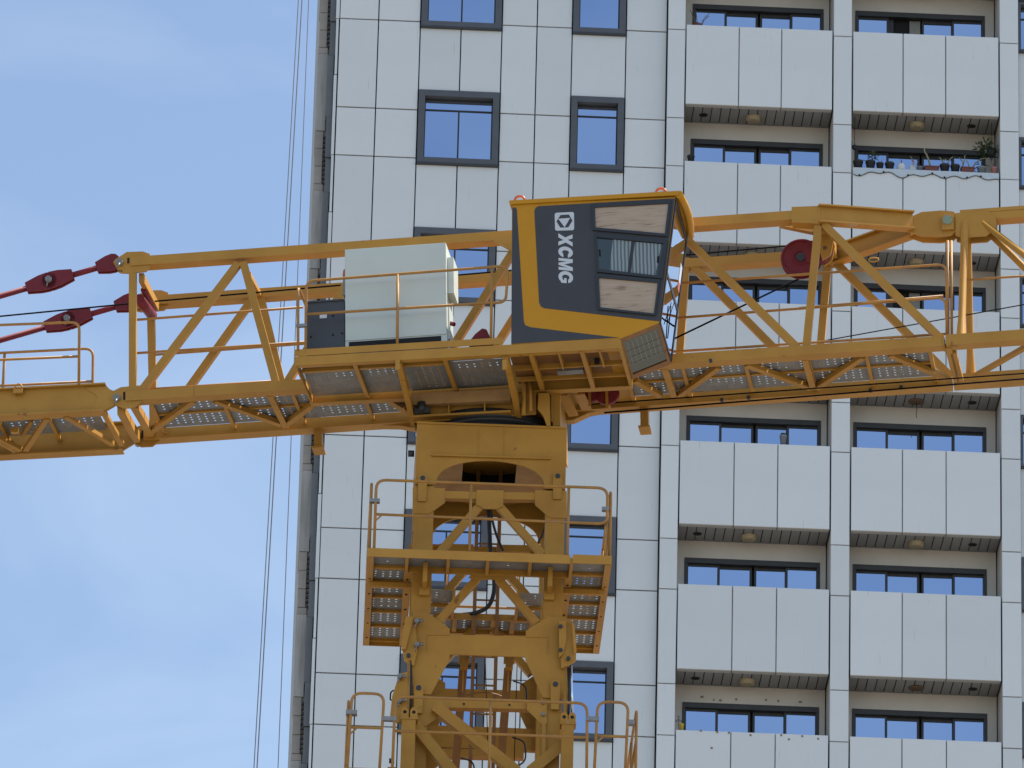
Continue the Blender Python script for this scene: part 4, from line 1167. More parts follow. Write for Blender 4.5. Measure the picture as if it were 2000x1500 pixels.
for px, py in ((817.5, 1347), (1084.5, 1340)):
    c = mf(px, py)
    rim = [Vector((c.x + 0.068 * math.cos(R_(t)), 0, c.z + 0.068 * math.sin(R_(t)))) for t in range(0, 181, 20)]
    pl = [Vector((p.x, -HM - 0.07, p.z)) for p in rim] + [Vector((c.x - 0.055, -HM - 0.07, c.z - 0.36)), Vector((c.x + 0.055, -HM - 0.07, c.z - 0.36))]
    put('pin_lug', MB().prism(pl, (0, 0.038, 0)), YM, nodeB)
    put('lug_pin', MB().tube([(c.x, -HM - 0.05, c.z), (c.x, -HM - 0.085, c.z)], 0.036, 14), 'dark_steel', nodeB)
mbeam('cross_beam', (868, 1374), (1034, 1377), 0.115, 0.14, nodeB, rear=True)
mplate('gusset', [(806, 1362), (877, 1366), (877, 1384), (832, 1418), (806, 1418)], nodeB, -HM - 0.012, 0.014, rear=True)
mplate('gusset', [(1029, 1369), (1068, 1370), (1068, 1414), (1058, 1414), (1029, 1386)], nodeB, -HM - 0.04, 0.014)
for px, py in ((1061, 1373), (1061, 1396), (906, 1375), (995, 1377)):
    c = mf(px, py, -HM - 0.04)
    big = px > 1000
    put('bolt', MB().tube([c, c + Vector((0, -0.03 if big else -0.004, 0))], 0.026 if big else 0.016, 10), 'bolt_steel' if big else 'black_hole', nodeB)
for a, b in (((850, 1378), (1010, 1506)), ((808, 1412), (884, 1506)), ((1106, 1448), (1036, 1506))):
    A, B_ = mf(*a, -HM - 0.12), mf(*b, -HM - 0.12)
    put('angle_brace', MB().angle(A, B_, 0.15, 0.014, (0, -1, 0)), YM, nodeB)
mbeam('guide_strip', (1062, 1414), (1062, 1520), 0.055, 0.03, nodeB, y=-HM - 0.05)
# outer columns of the climbing frame, with lugs
for (px0, px1, py) in ((785, 812, 1404), (1097, 1121, 1414)):
    a, b = mf(px0, py, -1.32), mf(px1, py, -1.32)
    for sy in (1, -1):
        y0 = -1.32 if sy > 0 else 1.32 - 0.2
        put('outer_column', MB().box((a.x, y0, 30.6), (b.x, y0 + 0.2, a.z)), YM, nodeB)
        put('cap_plate', MB().box((a.x - 0.02, y0 - 0.01, a.z), (b.x + 0.03, y0 + 0.21, a.z + 0.02)), YM, nodeB)
    for t in (0.2, 0.85):
        cx = a.x + (b.x - a.x) * t
        rim = [Vector((cx + 0.05 * math.cos(R_(q)), -1.30, a.z + 0.12 + 0.06 * math.sin(R_(q)))) for q in range(0, 181, 20)]
        put('lug', MB().prism(rim + [Vector((cx - 0.05, -1.30, a.z + 0.02)), Vector((cx + 0.05, -1.30, a.z + 0.02))], (0, 0.03, 0)), YM, nodeB)
        put('lug_hole', MB().tube([(cx, -1.299, a.z + 0.11), (cx, -1.304, a.z + 0.11)], 0.024, 10), 'black_hole', nodeB)
for sx in (-1, 1):
    put('outer_beam', MB().box((sx * 1.26 - 0.08, -1.3, 31.0), (sx * 1.26 + 0.08, 1.3, 31.16)), YM, nodeB)
    put('outer_beam', MB().box((sx * 1.22 - 0.06, -1.1, 33.2), (sx * 1.22 + 0.06, 1.1, 33.36)), YM, nodeB)
put('outer_beam', MB().box((-1.2, 1.14, 33.75), (1.2, 1.30, 33.97)), YM, nodeB)
put('outer_beam', MB().box((-1.05, 0.9, 34.4), (1.05, 1.0, 34.72)), YM, nodeB)
# climbing shoes on either side
yl = -HM - 0.10
mplate('shoe_plate', [(797, 1206), (809, 1202), (813, 1240), (816, 1268), (808, 1300), (790, 1290), (785, 1262), (790, 1230)], nodeB, yl, 0.05)
mplate('shoe_plate', [(793, 1204), (806, 1204), (806, 1214), (792, 1268), (784, 1268), (787, 1232)], nodeB, yl - 0.06, 0.05)
mplate('shoe_plate', [(780, 1316), (796, 1312), (798, 1400), (776, 1412), (762, 1398), (766, 1360)], nodeB, yl, 0.05)
mplate('shoe_plate', [(1092, 1213), (1106, 1212), (1106, 1252), (1100, 1276), (1092, 1284)], nodeB, yl - 0.04, 0.05)
mplate('shoe_plate', [(1104, 1211), (1116, 1212), (1125, 1270), (1125, 1290), (1096, 1306), (1095, 1286), (1104, 1262)], nodeB, yl, 0.05)
mplate('shoe_plate', [(1116, 1210), (1122, 1222), (1126, 1270), (1121, 1276)], nodeB, yl - 0.07, 0.05)
mplate('shoe_plate', [(1101, 1350), (1106, 1350), (1113, 1404), (1101, 1412)], nodeB, yl, 0.05)
for px, py in ((814, 1216), (814, 1262), (780, 1324), (780, 1371)):
    c = mf(px, py, yl)
    put('pin', MB().tube([c + Vector((0, 0.02, 0)), c + Vector((0, -0.09, 0))], 0.032, 12).tube([c + Vector((0.03, -0.06, 0.0)), c + Vector((0.09, -0.06, 0.01))], 0.024, 8), 'bolt_steel', nodeB)
    put('split_pin', MB().tube([c + Vector((0, -0.08, 0)), c + Vector((-0.02, -0.09, -0.11))], 0.01, 6), 'bolt_steel', nodeB)
for px, py in ((1095, 1224), (1095, 1270), (1110, 1286), (798, 1280)):
    c = mf(px, py, yl - 0.04)
    put('bolt', MB().tube([c + Vector((0, 0.02, 0)), c + Vector((0, -0.02, 0))], 0.028, 12), 'dark_steel', nodeB)
put('cylinder_rod', MB().tube([mf(1115, 1300, -1.15), mf(1117.5, 1402, -1.15)], 0.02, 10), 'chrome', nodeB)
put('hose', MB().bent([mf(1110, 1304, -1.15), mf(1112, 1360, -1.18), mf(1110, 1402, -1.15)], 0.018, 0.1), 'hose_black', nodeB)
put('cylinder_rod', MB().tube([mf(800, 1290, -1.12), mf(797, 1402, -1.12)], 0.018, 10), 'rail_yellow', nodeB)
put('hose', MB().bent([mf(802, 1290, -1.12), mf(804, 1330, -1.13), mf(801, 1400, -1.12)], 0.014, 0.1), 'hose_black', nodeB)
put('hand_grip', MB().bent([mf(769, 1348, -1.1), mf(763, 1352, -1.1), mf(762, 1366, -1.1), mf(765, 1368, -1.1)], 0.01, 0.03), 'rope_black', nodeB)
put('electric_plug', MB().tube([mf(760, 1486, -1.2), mf(770, 1486, -1.2)], 0.035, 10), 'dark_steel', nodeB)
put('electric_plug', MB().tube([mf(797, 886, -0.9), mf(809, 886, -0.9)], 0.045, 10), 'dark_steel', nodeB)
for px in (790, 812):
    pass
# hooks and hanging guides inside the frame
for px, sl in ((907, -1), (995, -1)):
    c = mf(px, 1284, -0.55)
    put('hook_block', MB().box((c.x - 0.075, -0.62, c.z - 0.05), (c.x - 0.05, -0.42, c.z + 0.10)).box((c.x + 0.05, -0.62, c.z - 0.05), (c.x + 0.075, -0.42, c.z + 0.10)).box((c.x - 0.05, -0.58, c.z - 0.16), (c.x + 0.05, -0.46, c.z + 0.03)), YM, nodeB)
    a, b = Vector((c.x - 0.01, -0.45, c.z - 0.12)), Vector((c.x - 0.10, 0.75, c.z - 2.2))
    put('guide_bar', MB().beam(a, b, 0.11, 0.05), 'rust_shade_brown', nodeB)
    put('guide_edge', MB().beam(a + Vector((0, -0.05, 0)), a + Vector((0, -0.05, -0.36)), 0.012, 0.02), YM, nodeB)

# --- ladder and supply cable inside the mast
lad = lower('ladder')
yl2 = 0.55
for px in (931, 975): 
    a, b = mf(px, 1040, yl2), mf(px - 1, 1500, yl2)
    put('ladder_rail', MB().beam((a.x, yl2, 31.0), (a.x, yl2, mf(px, 870, yl2).z), 0.03, 0.05), 'rust_shade_brown', lad)
xl, xr = mf(931, 1040, yl2).x, mf(975, 1040, yl2).x
z = 31.0
while z < mf(931, 875, yl2).z:
    put('rung', MB().tube([(xl, yl2, z), (xr, yl2, z)], 0.014, 6), 'rust_shade_brown', lad)
    z += 0.42
for zz in (33.7, 34.9, 35.6):
    put('ladder_cage', MB().tube([((xl + xr) / 2 + 0.36 * math.cos(R_(t)), yl2 - 0.02 - 0.5 * math.sin(R_(t)), zz) for t in range(0, 181, 15)], 0.012, 6), 'rust_shade_brown', lad)
sup = lower('supply_cable')
put('hose', MB().bent([mf(954, 985, 0.1), mf(956, 1030, 0.12), mf(958, 1080, 0.15), mf(967, 1150, 0.2), mf(957, 1185, 0.3), mf(930, 1198, 0.5), mf(894, 1202, 0.8)], 0.03, 0.3, 10), 'hose_black', sup)
put('hose', MB().bent([mf(956, 985, 0.0), mf(962, 1020, 0.0), mf(971, 1050, 0.05), mf(983, 1076, 0.1)], 0.018, 0.2), 'hose_black', sup)
put('hose', MB().bent([mf(1066, 1015, 0.6), mf(1062, 1042, 0.6), mf(1048, 1064, 0.6)], 0.014, 0.1), 'hose_black', sup)
put('hose', MB().bent([mf(1105, 1120, 0.4), mf(1106, 1180, 0.4), mf(1103, 1220, 0.4)], 0.03, 0.1), 'hose_black', sup)
for (a, b) in (((948, 1296), (954, 1500)), ((1010, 1300), (1004, 1500))):
    put('signal_wire', MB().tube([mf(*a, 0.3), mf(*b, 0.5)], 0.006, 6), 'rope_black', sup)
for px, py in ((812, 1368), (1002, 1330), (1000, 1440), (900, 1480)):
    c = mf(px, py, 0.5)
    put('hose', MB().bent([c, c + Vector((0.18, 0, -0.05)), c + Vector((0.2, 0, -0.35)), c + Vector((0.02, 0, -0.45))], 0.012, 0.12), 'hose_black', sup)

# --- platforms around the mast
def platform(name, HX, HY, zf, wd, nseg, material=YM):
    p = lower(name)
    fh = 0.125
    put('front_fascia', MB().box((-HX, -HY, zf - fh), (HX - 0.56, -HY + 0.012, zf)), CY, p)
    put('front_fascia', MB().box((HX - 0.53, -HY, zf - fh + 0.01), (HX, -HY + 0.012, zf + 0.012)), CY, p)
    put('rear_fascia', MB().box((-HX, HY - 0.012, zf - fh), (HX, HY, zf)), CY, p)
    for sx in (-1, 1):
        put('side_fascia', MB().box((sx * HX - (0.012 if sx > 0 else 0), -HY + 0.014, zf - fh), (sx * HX + (0.012 if sx < 0 else 0), HY - 0.014, zf)), CY, p)
        put('inner_edge', MB().box((sx * (HX - wd) - 0.02, -HY + wd, zf - fh + 0.02), (sx * (HX - wd) + 0.02, HY - wd, zf - 0.02)), YM, p)
        put('outer_flange', MB().box((sx * HX - (0.09 if sx > 0 else -0.012), -HY + 0.02, zf - fh), (sx * HX + (0.09 if sx < 0 else -0.012), HY - 0.02, zf - fh + 0.01)), CY, p)
        put('inner_flange', MB().box((sx * (HX - wd) - 0.05, -HY + wd, zf - fh + 0.008), (sx * (HX - wd) + 0.05, HY - 0.02, zf - fh + 0.016)), CY, p)
        L = 2 * HY - wd - 0.02
        st = L / nseg
        put('joist', MB().box((min(sx * HX, sx * (HX - wd)) + 0.02, -HY + wd - 0.035, zf - 0.075), (max(sx * HX, sx * (HX - wd)) - 0.02, -HY + wd + 0.03, zf - 0.034)), YM, p)
        for i in range(nseg):
            y0 = -HY + wd + i * st - 0.02
            put('deck_plate', MB().perforated(min(sx * HX, sx * (HX - wd)) + 0.03, max(sx * HX, sx * (HX - wd)) - 0.03, y0 + 0.03, y0 + st - 0.03, zf - 0.03, 0.10, 0.085, 0.016), 'deck_steel', p)
            put('joist', MB().box((min(sx * HX, sx * (HX - wd)) + 0.02, y0 + st - 0.035, zf - 0.075), (max(sx * HX, sx * (HX - wd)) - 0.02, y0 + st + 0.02, zf - 0.032)), YM, p)
            for xx in (sx * (HX - 0.05), sx * (HX - wd)):
                put('bolt', MB().tube([(xx, y0 + st * 0.5, zf - fh - 0.004), (xx, y0 + st * 0.5, zf - fh + 0.01)], 0.017, 8), 'black_hole', p)
    for sy in (-1, 1):
        xs = [-HX + 0.02, -HX + 0.54, -HX + 1.1, -0.02, HX - 1.1, HX - 0.54, HX - 0.02]
        if sy > 0: xs = [-HX + wd + 0.02 + (2 * HX - 2 * wd - 0.04) * t / 5 for t in range(6)]
        for i in range(len(xs) - 1):
            ya, yb = (-HY + 0.02, -HY + wd) if sy < 0 else (HY - wd, HY - 0.02)
            put('deck_plate', MB().perforated(xs[i] + 0.02, xs[i + 1] - 0.02, ya, yb, zf - 0.03, 0.35, 0.2, 0.013) if sy < 0 else MB().perforated(xs[i] + 0.02, xs[i + 1] - 0.02, ya, yb, zf - 0.03, 0.14, 0.09, 0.014), 'deck_steel', p)
            put('joist', MB().box((xs[i] - 0.022, ya, zf - 0.12), (xs[i] + 0.022, yb, zf - 0.032)), CY, p)
        e = -HY + wd if sy < 0 else HY - wd
        put('inner_edge', MB().box((-HX + wd + .02, e - 0.02, zf - fh + 0.01), (HX - wd - .02, e + 0.02, zf - 0.032)), YM, p)
    for sx in (-0.86, 0.84):
        put('support_bracket', MB().box((sx - 0.03, -HY + wd - 0.25, zf - 0.34), (sx + 0.03, -HM - 0.005, zf - 0.06)).box((sx - 0.07, -HM - 0.06, zf - 0.42), (sx + 0.07, -HM - 0.006, zf - 0.30)), CY, p)
    for sx in (-1, 1):
        for yy in (-0.75,):
            put('support_bracket', MB().box((min(sx * HM, sx * HX * 0.97), yy - 0.03, zf - 0.20), (max(sx * HM, sx * HX * 0.97), yy + 0.03, zf - 0.13)), YM, p)
    return p
zf1 = MA.Y(920, 1077, -1.69).z
p1 = platform('upper_platform', 1.655, 1.69, zf1, 0.56, 5)
def mrail(pts, parent, name='guard_rail', bend=0.14, r=0.02): put(name, MB().bent(pts, r, bend, 8), 'rail_yellow', parent)
H1 = 1.01
xa, xb = MA.Y(733, 1000, -1.66).x, MA.Y(1186, 1000, -1.66).x
def rect_rail(p, x0, x1, y, zf, H, mids=(0.5,), posts=()):
    mrail([(x0, y, zf), (x0, y, zf + H), (x1, y, zf + H), (x1, y, zf + H * 0.5 - 0.02), (x1 - 0.25, y, zf + H * 0.5 - 0.02)], p)
    mrail([(x0, y, zf + H * 0.5), (x1 - 0.2, y, zf + H * 0.5 - 0.02)], p, 'mid_rail')
    put('rail_web', MB().beam((x0, y, zf + H * 0.5 - 0.10), (x0 + 0.10, y, zf + H * 0.5), 0.02, 0.02), 'rail_yellow', p)
    for x in posts: mrail([(x, y, zf), (x, y, zf + H)], p, 'rail_post')
rect_rail(p1, xa, xb, -1.66, zf1, H1, posts=(MA.Y(919, 1000, -1.66).x, MA.Y(1110, 1000, -1.66).x))
mrail([(xb - 0.02, -1.66, zf1), (xb - 0.02, -1.66, zf1 + 0.45)], p1, 'rail_post')
for sx in (-1, 1):
    x = sx * 1.63
    mrail([(x, -1.6, zf1), (x, -1.6, zf1 + H1), (x, 1.55, zf1 + H1), (x, 1.55, zf1)], p1)
    mrail([(x, -1.6, zf1 + 0.5), (x, 1.55, zf1 + 0.5)], p1, 'mid_rail')
    for y in (-0.5, 0.55): mrail([(x, y, zf1), (x, y, zf1 + H1)], p1, 'rail_post')
    put('rail_clamp', MB().box((x - (0.02 if sx > 0 else 0.02), -1.68, zf1 + 0.68), (x - sx * 0.02 + sx * -0.10, -1.60, zf1 + 0.73)), 'clamp_grey', p1)
mrail([(-1.5, 1.66, zf1), (-1.5, 1.66, zf1 + H1), (1.5, 1.66, zf1 + H1), (1.5, 1.66, zf1)], p1)
mrail([(-1.5, 1.66, zf1 + 0.5), (1.5, 1.66, zf1 + 0.5)], p1, 'mid_rail')
for x in (-0.5, 0.5): mrail([(x, 1.66, zf1), (x, 1.66, zf1 + H1)], p1, 'rail_post')

Y2 = 2.0
zf2 = MA.Y(700, 1498, -Y2).z - 0.01
p2 = platform('lower_platform', 1.94, Y2, zf2, 0.70, 5)
for ch in p2.children: ch.location.x += 0.09
m2 = lambda px, py: MA.Y(px, py, -Y2 + 0.03)
ft = lambda px: Vector((m2(px, 1490).x, -Y2 + 0.03, zf2))
hz = m2(960, 1367).z
# main front rail, then one small gate frame on each side
A, B_ = m2(772, 1368), m2(1147, 1376)
mrail([(A.x - 0.01, A.y, zf2), (A.x, A.y, hz), (B_.x, A.y, hz), (B_.x + 0.01, A.y, zf2)], p2)
zm = m2(960, 1434).z
mrail([(A.x, A.y, zm), (B_.x, A.y, zm)], p2, 'mid_rail')
mrail([(m2(958, 1400).x, A.y, zf2), (m2(958, 1400).x, A.y, hz)], p2, 'rail_post')
for x0, x1 in ((686, 749), (1167, 1227)):
    a, b = m2(x0, 1400).x, m2(x1, 1400).x
    mrail([(a - 0.03, A.y, zf2), (a, A.y, hz + 0.03), (b, A.y, hz + 0.03), (b - 0.03, A.y, zf2)], p2)
    mrail([(a, A.y, zm + 0.03), (b, A.y, zm + 0.03)], p2, 'mid_rail')
    put('rail_web', MB().beam((a - 0.01, A.y, zm - 0.07), (a + 0.09, A.y, zm + 0.03), 0.02, 0.02), 'rail_yellow', p2)
for x0, x1 in ((747, 774), (1144, 1170)):
    a, b = m2(x0, 1404), m2(x1, 1404)
    put('rail_clamp', MB().box((a.x, A.y - 0.03, a.z - 0.03), (b.x, A.y + 0.03, a.z + 0.03)), 'clamp_grey', p2)
for sx in (-1, 1):
    x = 0.09 + sx * 1.93
    mrail([(x, -Y2 + 0.1, zf2), (x, -Y2 + 0.1, hz - 0.03), (x, Y2 - 0.2, hz - 0.03), (x, Y2 - 0.2, zf2)], p2)
    mrail([(x, -Y2 + 0.1, zm), (x, Y2 - 0.2, zm)], p2, 'mid_rail')
    for y in (-0.6, 0.6): mrail([(x, y, zf2), (x, y, hz - 0.03)], p2, 'rail_post')
    put('rail_clamp', MB().box((x - 0.03, -Y2 + 0.0, hz - 0.28), (x - sx * 0.12, -Y2 + 0.1, hz - 0.22)), 'clamp_grey', p2)
mrail([(-1.8, Y2 - 0.04, zf2), (-1.8, Y2 - 0.04, hz), (1.8, Y2 - 0.04, hz), (1.8, Y2 - 0.04, zf2)], p2)

# landing inside the mast at the level of the upper platform
inn = lower('inner_landing')
xs = [-0.66, -0.40, -0.13, 0.13, 0.40, 0.66]
for i in range(5):
    put('deck_plate', MB().perforated(xs[i] + 0.02, xs[i + 1] - 0.02, 0.62, 1.10, zf1 - 0.05, 0.10, 0.085, 0.016, margin=0.02), 'deck_steel', inn)
for x in xs: put('joist', MB().box((x - 0.03, 0.60, zf1 - 0.10), (x + 0.03, 1.10, zf1 - 0.054)), YM, inn)
put('edge_beam', MB().box((-0.70, 0.57, zf1 - 0.11), (0.70, 0.60, zf1 - 0.02)), YM, inn)
for sx in (-1, 1):
    for y0, y1 in ((-0.35, 0.12), (0.16, 0.60)):
        a, b = sorted((sx * 0.45, sx * 0.78))
        put('deck_plate', MB().perforated(a, b, y0, y1, zf1 - 0.05, 0.12, 0.09, 0.015, margin=0.03), 'deck_steel', inn)
        put('joist', MB().box((a, y1, zf1 - 0.11), (b, y1 + 0.04, zf1 - 0.054)), YM, inn)
    put('edge_beam', MB().box((sx * 0.44 - 0.02, -0.38, zf1 - 0.11), (sx * 0.44 + 0.02, 0.56, zf1 - 0.03)), YM, inn)

# ------------------------------------------------------------------ hoist cables hanging clear of the building
def world_at(px, py, Y):
    d = FWD + RGT * ((px - 1000) / F_PX) - UPV * ((py - 750) / F_PX)
    return CAM + d * (Y / d.y)
def cable(a, b, Y, r, label):
    A, B_ = world_at(*a, Y), world_at(*b, Y)
    d = (B_ - A) / (B_.z - A.z)
    top, bot = A + d * (96 - A.z), A + d * (0 - A.z)
    o = put('steel_cable', MB().tube([p - bot for p in (top, bot)], r, 6), 'cable_grey', None)
    o.location = bot
    tag(o, label, 'cable', 'thin cables hanging beside the building')
cable((583, 0), (496, 1500), 118, 0.010, 'outermost of the thin cables hanging against the sky, farthest from the building')
cable((590, 0), (502, 1500), 118.4, 0.012, 'middle of three thin hanging cables, close beside the outermost one')
cable((603, 0), (543, 1500), 120, 0.009, 'single thin cable hanging closest to the edge of the building')

# ------------------------------------------------------------------ pots, plants and small things on the balcony parapets
def onledge(px, py, y=0.0): return BL.Y(px, py, y)
def pot_thing(name, label, cat, group=None):
    e = empty(name)
    tag(e, label, cat, group)
    return e
def place(e, px0, px1, ztop, y=-0.01):
    """stand the thing on the ledge between two photo columns"""
    return
LEDGE = lambda k: 62.547 - 3.0 * k - 0.012
def round_pot(label, px0, px1, ptop, material, k=1, y=-0.01, white=False, group='plant pots along the balcony ledge'):
    u0, u1 = BL.Y(px0, ptop, y).x, BL.Y(px1, ptop, y).x
    zt, zb = BL.Y((px0 + px1) / 2, ptop, y).z, LEDGE(k)
    r = (u1 - u0) / 2
    h_ = max(zt - zb, 0.08)
    e = pot_thing('flower_pot', label, 'plant pot', group)
    e.matrix_world = BL.m @ Matrix.Translation(((u0 + u1) / 2, y, zb))
    if white: prof = [(r * .62, 0), (r * .92, h_ * .25), (r, h_ * .55), (r * .86, h_ * .9), (r * .70, h_), (r * .6, h_ * .9)]
    else: prof = [(r * .68, 0), (r * .92, h_ * .82), (r, h_ * .83), (r, h_), (r * .9, h_), (r * .86, h_ * .9)]
    put('pot', MB().lathe((0, 0, 0), prof, 16), material, e)
    put('soil', MB().lathe((0, 0, h_ * .86), [(r * .84, 0), (r * .84, 0.006)], 14, False), 'plant_dry', e)
    return e, r, h_
def planter(label, px0, px1, ptop, material, k=1, y=-0.01):
    u0, u1 = BL.Y(px0, ptop, y).x, BL.Y(px1, ptop, y).x
    zt, zb = BL.Y((px0 + px1) / 2, ptop, y).z, LEDGE(k)
    e = pot_thing('flower_box', label, 'planter', 'plant pots along the balcony ledge')
    e.matrix_world = BL.m @ Matrix.Translation(((u0 + u1) / 2, y, zb))
    w, h_ = (u1 - u0) / 2, max(zt - zb, 0.08)
    m = MB().add([(-w*.9,-.06,0),(w*.9,-.06,0),(w*.9,.06,0),(-w*.9,.06,0),(-w,-.07,h_*.85),(w,-.07,h_*.85),(w,.07,h_*.85),(-w,.07,h_*.85)], [(3,2,1,0),(0,1,5,4),(1,2,6,5),(2,3,7,6),(3,0,4,7),(4,5,6,7)])
    m.box((-w - .012, -.08, h_ * .85), (w + .012, .08, h_))
    put('trough', m, material, e)
    return e, w, h_
def stem(e, pts, r, material='plant_stem', tip=None):
    put('stem', MB().tube(pts, r, 7, r2=r * 0.75), material, e)
def leaves(e, c, rad, n, ln, material='plant_green', up=0.4, seed=1):
    rg = random.Random(seed)
    m = MB()
    for i in range(n):
        a, b = rg.uniform(0, 6.283), rg.uniform(-0.7, 1.1) + up
        d = Vector((math.cos(a) * math.cos(b), math.sin(a) * math.cos(b), math.sin(b))).normalized()
        o = Vector(c) + d * rad * rg.uniform(0.1, 1.0)
        s_ = d.cross(Vector((0, 0, 1)))
        if s_.length < 0.1: s_ = Vector((1, 0, 0))
        s_ = s_.normalized() * ln * rg.uniform(0.12, 0.22)
        t = o + d * ln * rg.uniform(0.6, 1.1) + Vector((0, 0, -ln * 0.2))
        mid = (o + t) / 2 + Vector((0, 0, ln * 0.08))
        m.add([o, mid + s_, t, mid - s_], [(0, 1, 2, 3)])
    put('leaves', m, material, e)
e, r, h_ = round_pot('round black pot at the far end of the potted ledge, below the hanging basket', 1666, 1686, 315, 'pot_black')
stem(e, [(0.05, 0, h_), (0.10, 0, h_ + 0.03), (0.15, 0, h_ + 0.02)], 0.008, 'plant_dry')
e, r, h_ = round_pot('black pot holding the feathery green plant on the potted ledge', 1690, 1710, 315.5, 'pot_black')
stem(e, [(0, 0, h_ - .02), (0.03, 0, h_ + 0.10), (0.05, 0, h_ + 0.20)], 0.007, 'plant_dry')
leaves(e, (0.05, 0, h_ + 0.10), 0.09, 70, 0.10, seed=3)
e, r, h_ = round_pot('smallest black pot, between two larger black pots', 1711, 1726, 319, 'pot_black')
stem(e, [(0.02, 0, h_ - .02), (0.045, 0, h_ + 0.08)], 0.005, 'plant_dry')
e, r, h_ = round_pot('empty looking black pot standing next to the wide white pot', 1728, 1747, 319, 'pot_black')
stem(e, [(0.03, 0, h_ - .02), (0.03, 0, h_ + 0.08)], 0.005, 'plant_dry')
e, r, h_ = round_pot('wide white rounded pot with a short dark stump', 1751, 1769, 320.5, 'pot_white', white=True)
stem(e, [(0.0, 0, h_ - .03), (0.005, 0, h_ + 0.09)], 0.013, 'plant_dry')
e, r, h_ = round_pot('small white pot with a curled brownish shoot', 1775, 1789, 323, 'pot_white', white=True)
stem(e, [(0.0, 0, h_ - .03), (0.02, 0, h_ + 0.06), (-0.01, 0, h_ + 0.14), (-0.04, 0, h_ + 0.20)], 0.011)
leaves(e, (0.06, 0, h_ + 0.02), 0.05, 8, 0.12, 'pot_pink', 0.0, 5)
e, r, h_ = round_pot('low dark pot tucked between the small white pot and a terracotta trough', 1790, 1803, 326.5, 'pot_grey')
e, w, h_ = planter('terracotta trough with one tall leaning green cactus stem', 1806, 1833, 326.5, 'pot_terracotta')
stem(e, [(-0.02, 0, h_ - .02), (-0.06, 0, h_ + 0.16), (-0.10, 0, h_ + 0.27), (-0.14, 0, h_ + 0.34), (-0.145, 0, h_ + 0.41)], 0.020)
e, r, h_ = round_pot('black pot with two pale forked stems', 1835, 1855, 322.5, 'pot_black')
stem(e, [(-0.03, 0, h_ - .02), (-0.05, 0, h_ + 0.09), (-0.11, 0, h_ + 0.17)], 0.014)
stem(e, [(0.04, 0, h_ - .02), (0.08, 0, h_ + 0.10), (0.16, 0, h_ + 0.19)], 0.013)
leaves(e, (0.02, 0, h_ + 0.05), 0.05, 14, 0.07, 'sheet_clear', 0.2, 8)
e, r, h_ = round_pot('bare black pot between the forked stems and the second trough', 1856, 1875, 323.5, 'pot_black')
e, w, h_ = planter('terracotta trough with antler shaped pale cactus stems', 1877, 1902, 328.5, 'pot_terracotta')
stem(e, [(-0.10, 0, h_ - .02), (-0.09, 0, h_ + 0.13), (-0.17, 0, h_ + 0.23)], 0.013); stem(e, [(-0.09, 0, h_ + 0.05), (-0.06, 0, h_ + 0.17), (-0.05, 0, h_ + 0.28)], 0.014)
stem(e, [(0.05, 0, h_ - .02), (0.01, 0, h_ + 0.12), (-0.02, 0, h_ + 0.17)], 0.012); stem(e, [(0.08, 0, h_ - .02), (0.16, 0, h_ + 0.12), (0.28, 0, h_ + 0.22), (0.35, 0, h_ + 0.23)], 0.013)
e, r, h_ = round_pot('dark pot with bluish leaves beside the antler cactus', 1908, 1926, 327, 'pot_grey')
leaves(e, (-0.02, 0, h_ + 0.05), 0.08, 26, 0.10, 'plant_green', 0.3, 11)
e, r, h_ = round_pot('pinkish pot with a thin drooping stem at the pilaster end of the ledge', 1935, 1949, 328, 'pot_pink')
stem(e, [(0.0, 0, h_ - .02), (-0.05, 0, h_ + 0.12), (-0.11, 0, h_ + 0.18), (0.0, 0, h_ + 0.22)], 0.006, 'plant_dry')
def hanging(label, px, py, sz, n, seed):
    c = BL.Y(px, py, 0.16)
    e = pot_thing('hanging_basket', label, 'hanging plant')
    e.matrix_world = BL.m @ Matrix.Translation(c)
    put('pot', MB().lathe((0, 0, 0), [(sz * .6, 0), (sz, sz * 1.3), (sz * .9, sz * 1.3)], 14), 'pot_black', e)
    put('hanger', MB().tube([(0, 0, sz), (0, 0, 60.782 - c.z)], 0.005, 5), 'rope_black', e)
    leaves(e, (-sz, 0, sz), sz * 2.0, n, sz * 1.1, 'plant_green', 0.1, seed)
hanging('hanging basket of dark foliage in the corner by the last pilaster', 1937, 306, 0.11, 220, 21)
hanging('small hanging plant at the opposite end of the potted balcony', 1669, 292, 0.06, 40, 22)
# clear plastic strip tacked along the parapet
u0, u1 = 6.65, 9.545
yy = -0.152
n = 96
vs, cord = [], []
for i in range(n + 1):
    t = i / n
    u = u0 + (u1 - u0) * t
    sag = 0.125 + 0.045 * math.sin(t * 19.5 + 1.0) * (0.6 + 0.4 * math.sin(t * 7)) + 0.03 * math.sin(t * 43)
    ztop = 62.547 - 3.0 - 0.006
    vs += [(u, yy, ztop), (u, yy - 0.004, ztop - sag)]
    cord.append((u, yy - 0.008, ztop - sag))
e = empty('plastic_strip')
tag(e, 'clear plastic strip with scalloped cord edge tacked along the potted parapet', 'plastic sheet')
e.matrix_world = BL.m
put('sheet', MB().add(vs, [(2 * i, 2 * i + 1, 2 * i + 3, 2 * i + 2) for i in range(n)]), 'sheet_clear', e)
put('edge_cord', MB().tube(cord, 0.008, 6), 'box_grey', e)
for i in (4, 20, 36, 52, 60, 75, 84):
    put('tack', MB().tube([cord[i], Vector(cord[i]) + Vector((0, -0.01, 0.03))], 0.018, 7), 'rope_black', e)
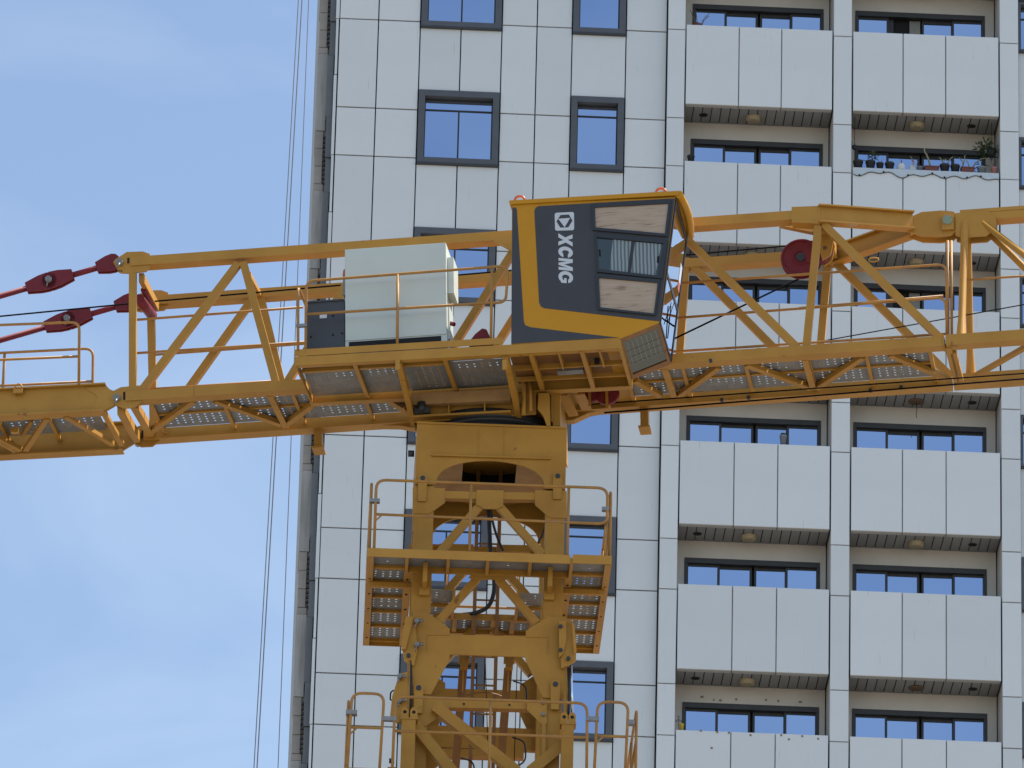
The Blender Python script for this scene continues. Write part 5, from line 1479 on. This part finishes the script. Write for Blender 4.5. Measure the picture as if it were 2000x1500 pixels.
# single things on other balconies
e, r, h_ = round_pot('small black bowl on the parapet corner beside the flat facade', 1342, 1357, 304.5, 'pot_black', k=1, group=None)
e, r, h_ = round_pot('grey canister with a dark lid standing alone on a parapet', 1522.5, 1537, 851, 'pot_grey', k=3, group=None)
put('lid', MB().lathe((0, 0, h_), [(r * .7, 0.0), (r * .75, 0.04), (r * .3, 0.05)], 14), 'pot_black', e)
e, r, h_ = round_pot('yellow cup on the lowest parapet corner with a dark wire plant beside it', 1327, 1336, 1414, 'cup_yellow', k=5, group=None)
stem(e, [(-0.04, 0, 0.0), (-0.06, 0, 0.12), (-0.07, 0, 0.28)], 0.008, 'plant_dry'); leaves(e, (-0.06, 0, 0.24), 0.05, 12, 0.08, 'plant_green', 0.4, 31)
tw = pot_thing('bare_twigs', 'bare dry twigs standing in the corner of the topmost balcony', 'plant')
c = BL.Y(1366, 48, 0.1)
tw.matrix_world = BL.m @ Matrix.Translation((c.x, 0.1, LEDGE(0)))
rg = random.Random(4)
for i in range(7):
    a = rg.uniform(-0.5, 0.5)
    put('twig', MB().tube([(rg.uniform(-.05, .05), 0, 0), (a * 0.25, 0, 0.22), (a * 0.5 + rg.uniform(-.05, .05), 0, rg.uniform(0.3, 0.46))], 0.006, 5), 'plant_dry', tw)
put('pot', MB().lathe((-0.05, 0, 0), [(0.07, 0), (0.10, 0.13), (0.09, 0.13)], 12), 'pot_terracotta', tw)

# patches of old glue left on the wall and parapet of the lowest balcony
for px, py, w in ((1371, 1361, .06), (1394, 1367, .03), (1407, 1368, .045), (1438, 1366, .045), (1496, 1367, .04), (1520, 1369, .04), (1563, 1371, .06)):
    c = BL.Y(px, py, 0.72)
    put('glue_patch', MB().box((c.x - w / 2, 0.715, c.z - 0.02), (c.x + w / 2, 0.7215, c.z + 0.02)), 'glue_brown', bld)
for px, py in ((1369, 1427), (1401, 1430), (1424, 1431), (1466, 1436), (1526, 1436), (1567, 1438), (1390, 1461), (1541, 1444), (1598, 1443)):
    c = BL.Y(px, py, -0.145)
    put('glue_patch', MB().box((c.x - 0.02, -0.148, c.z - 0.018), (c.x + 0.018, -0.1435, c.z + 0.02)), 'glue_brown', bld)
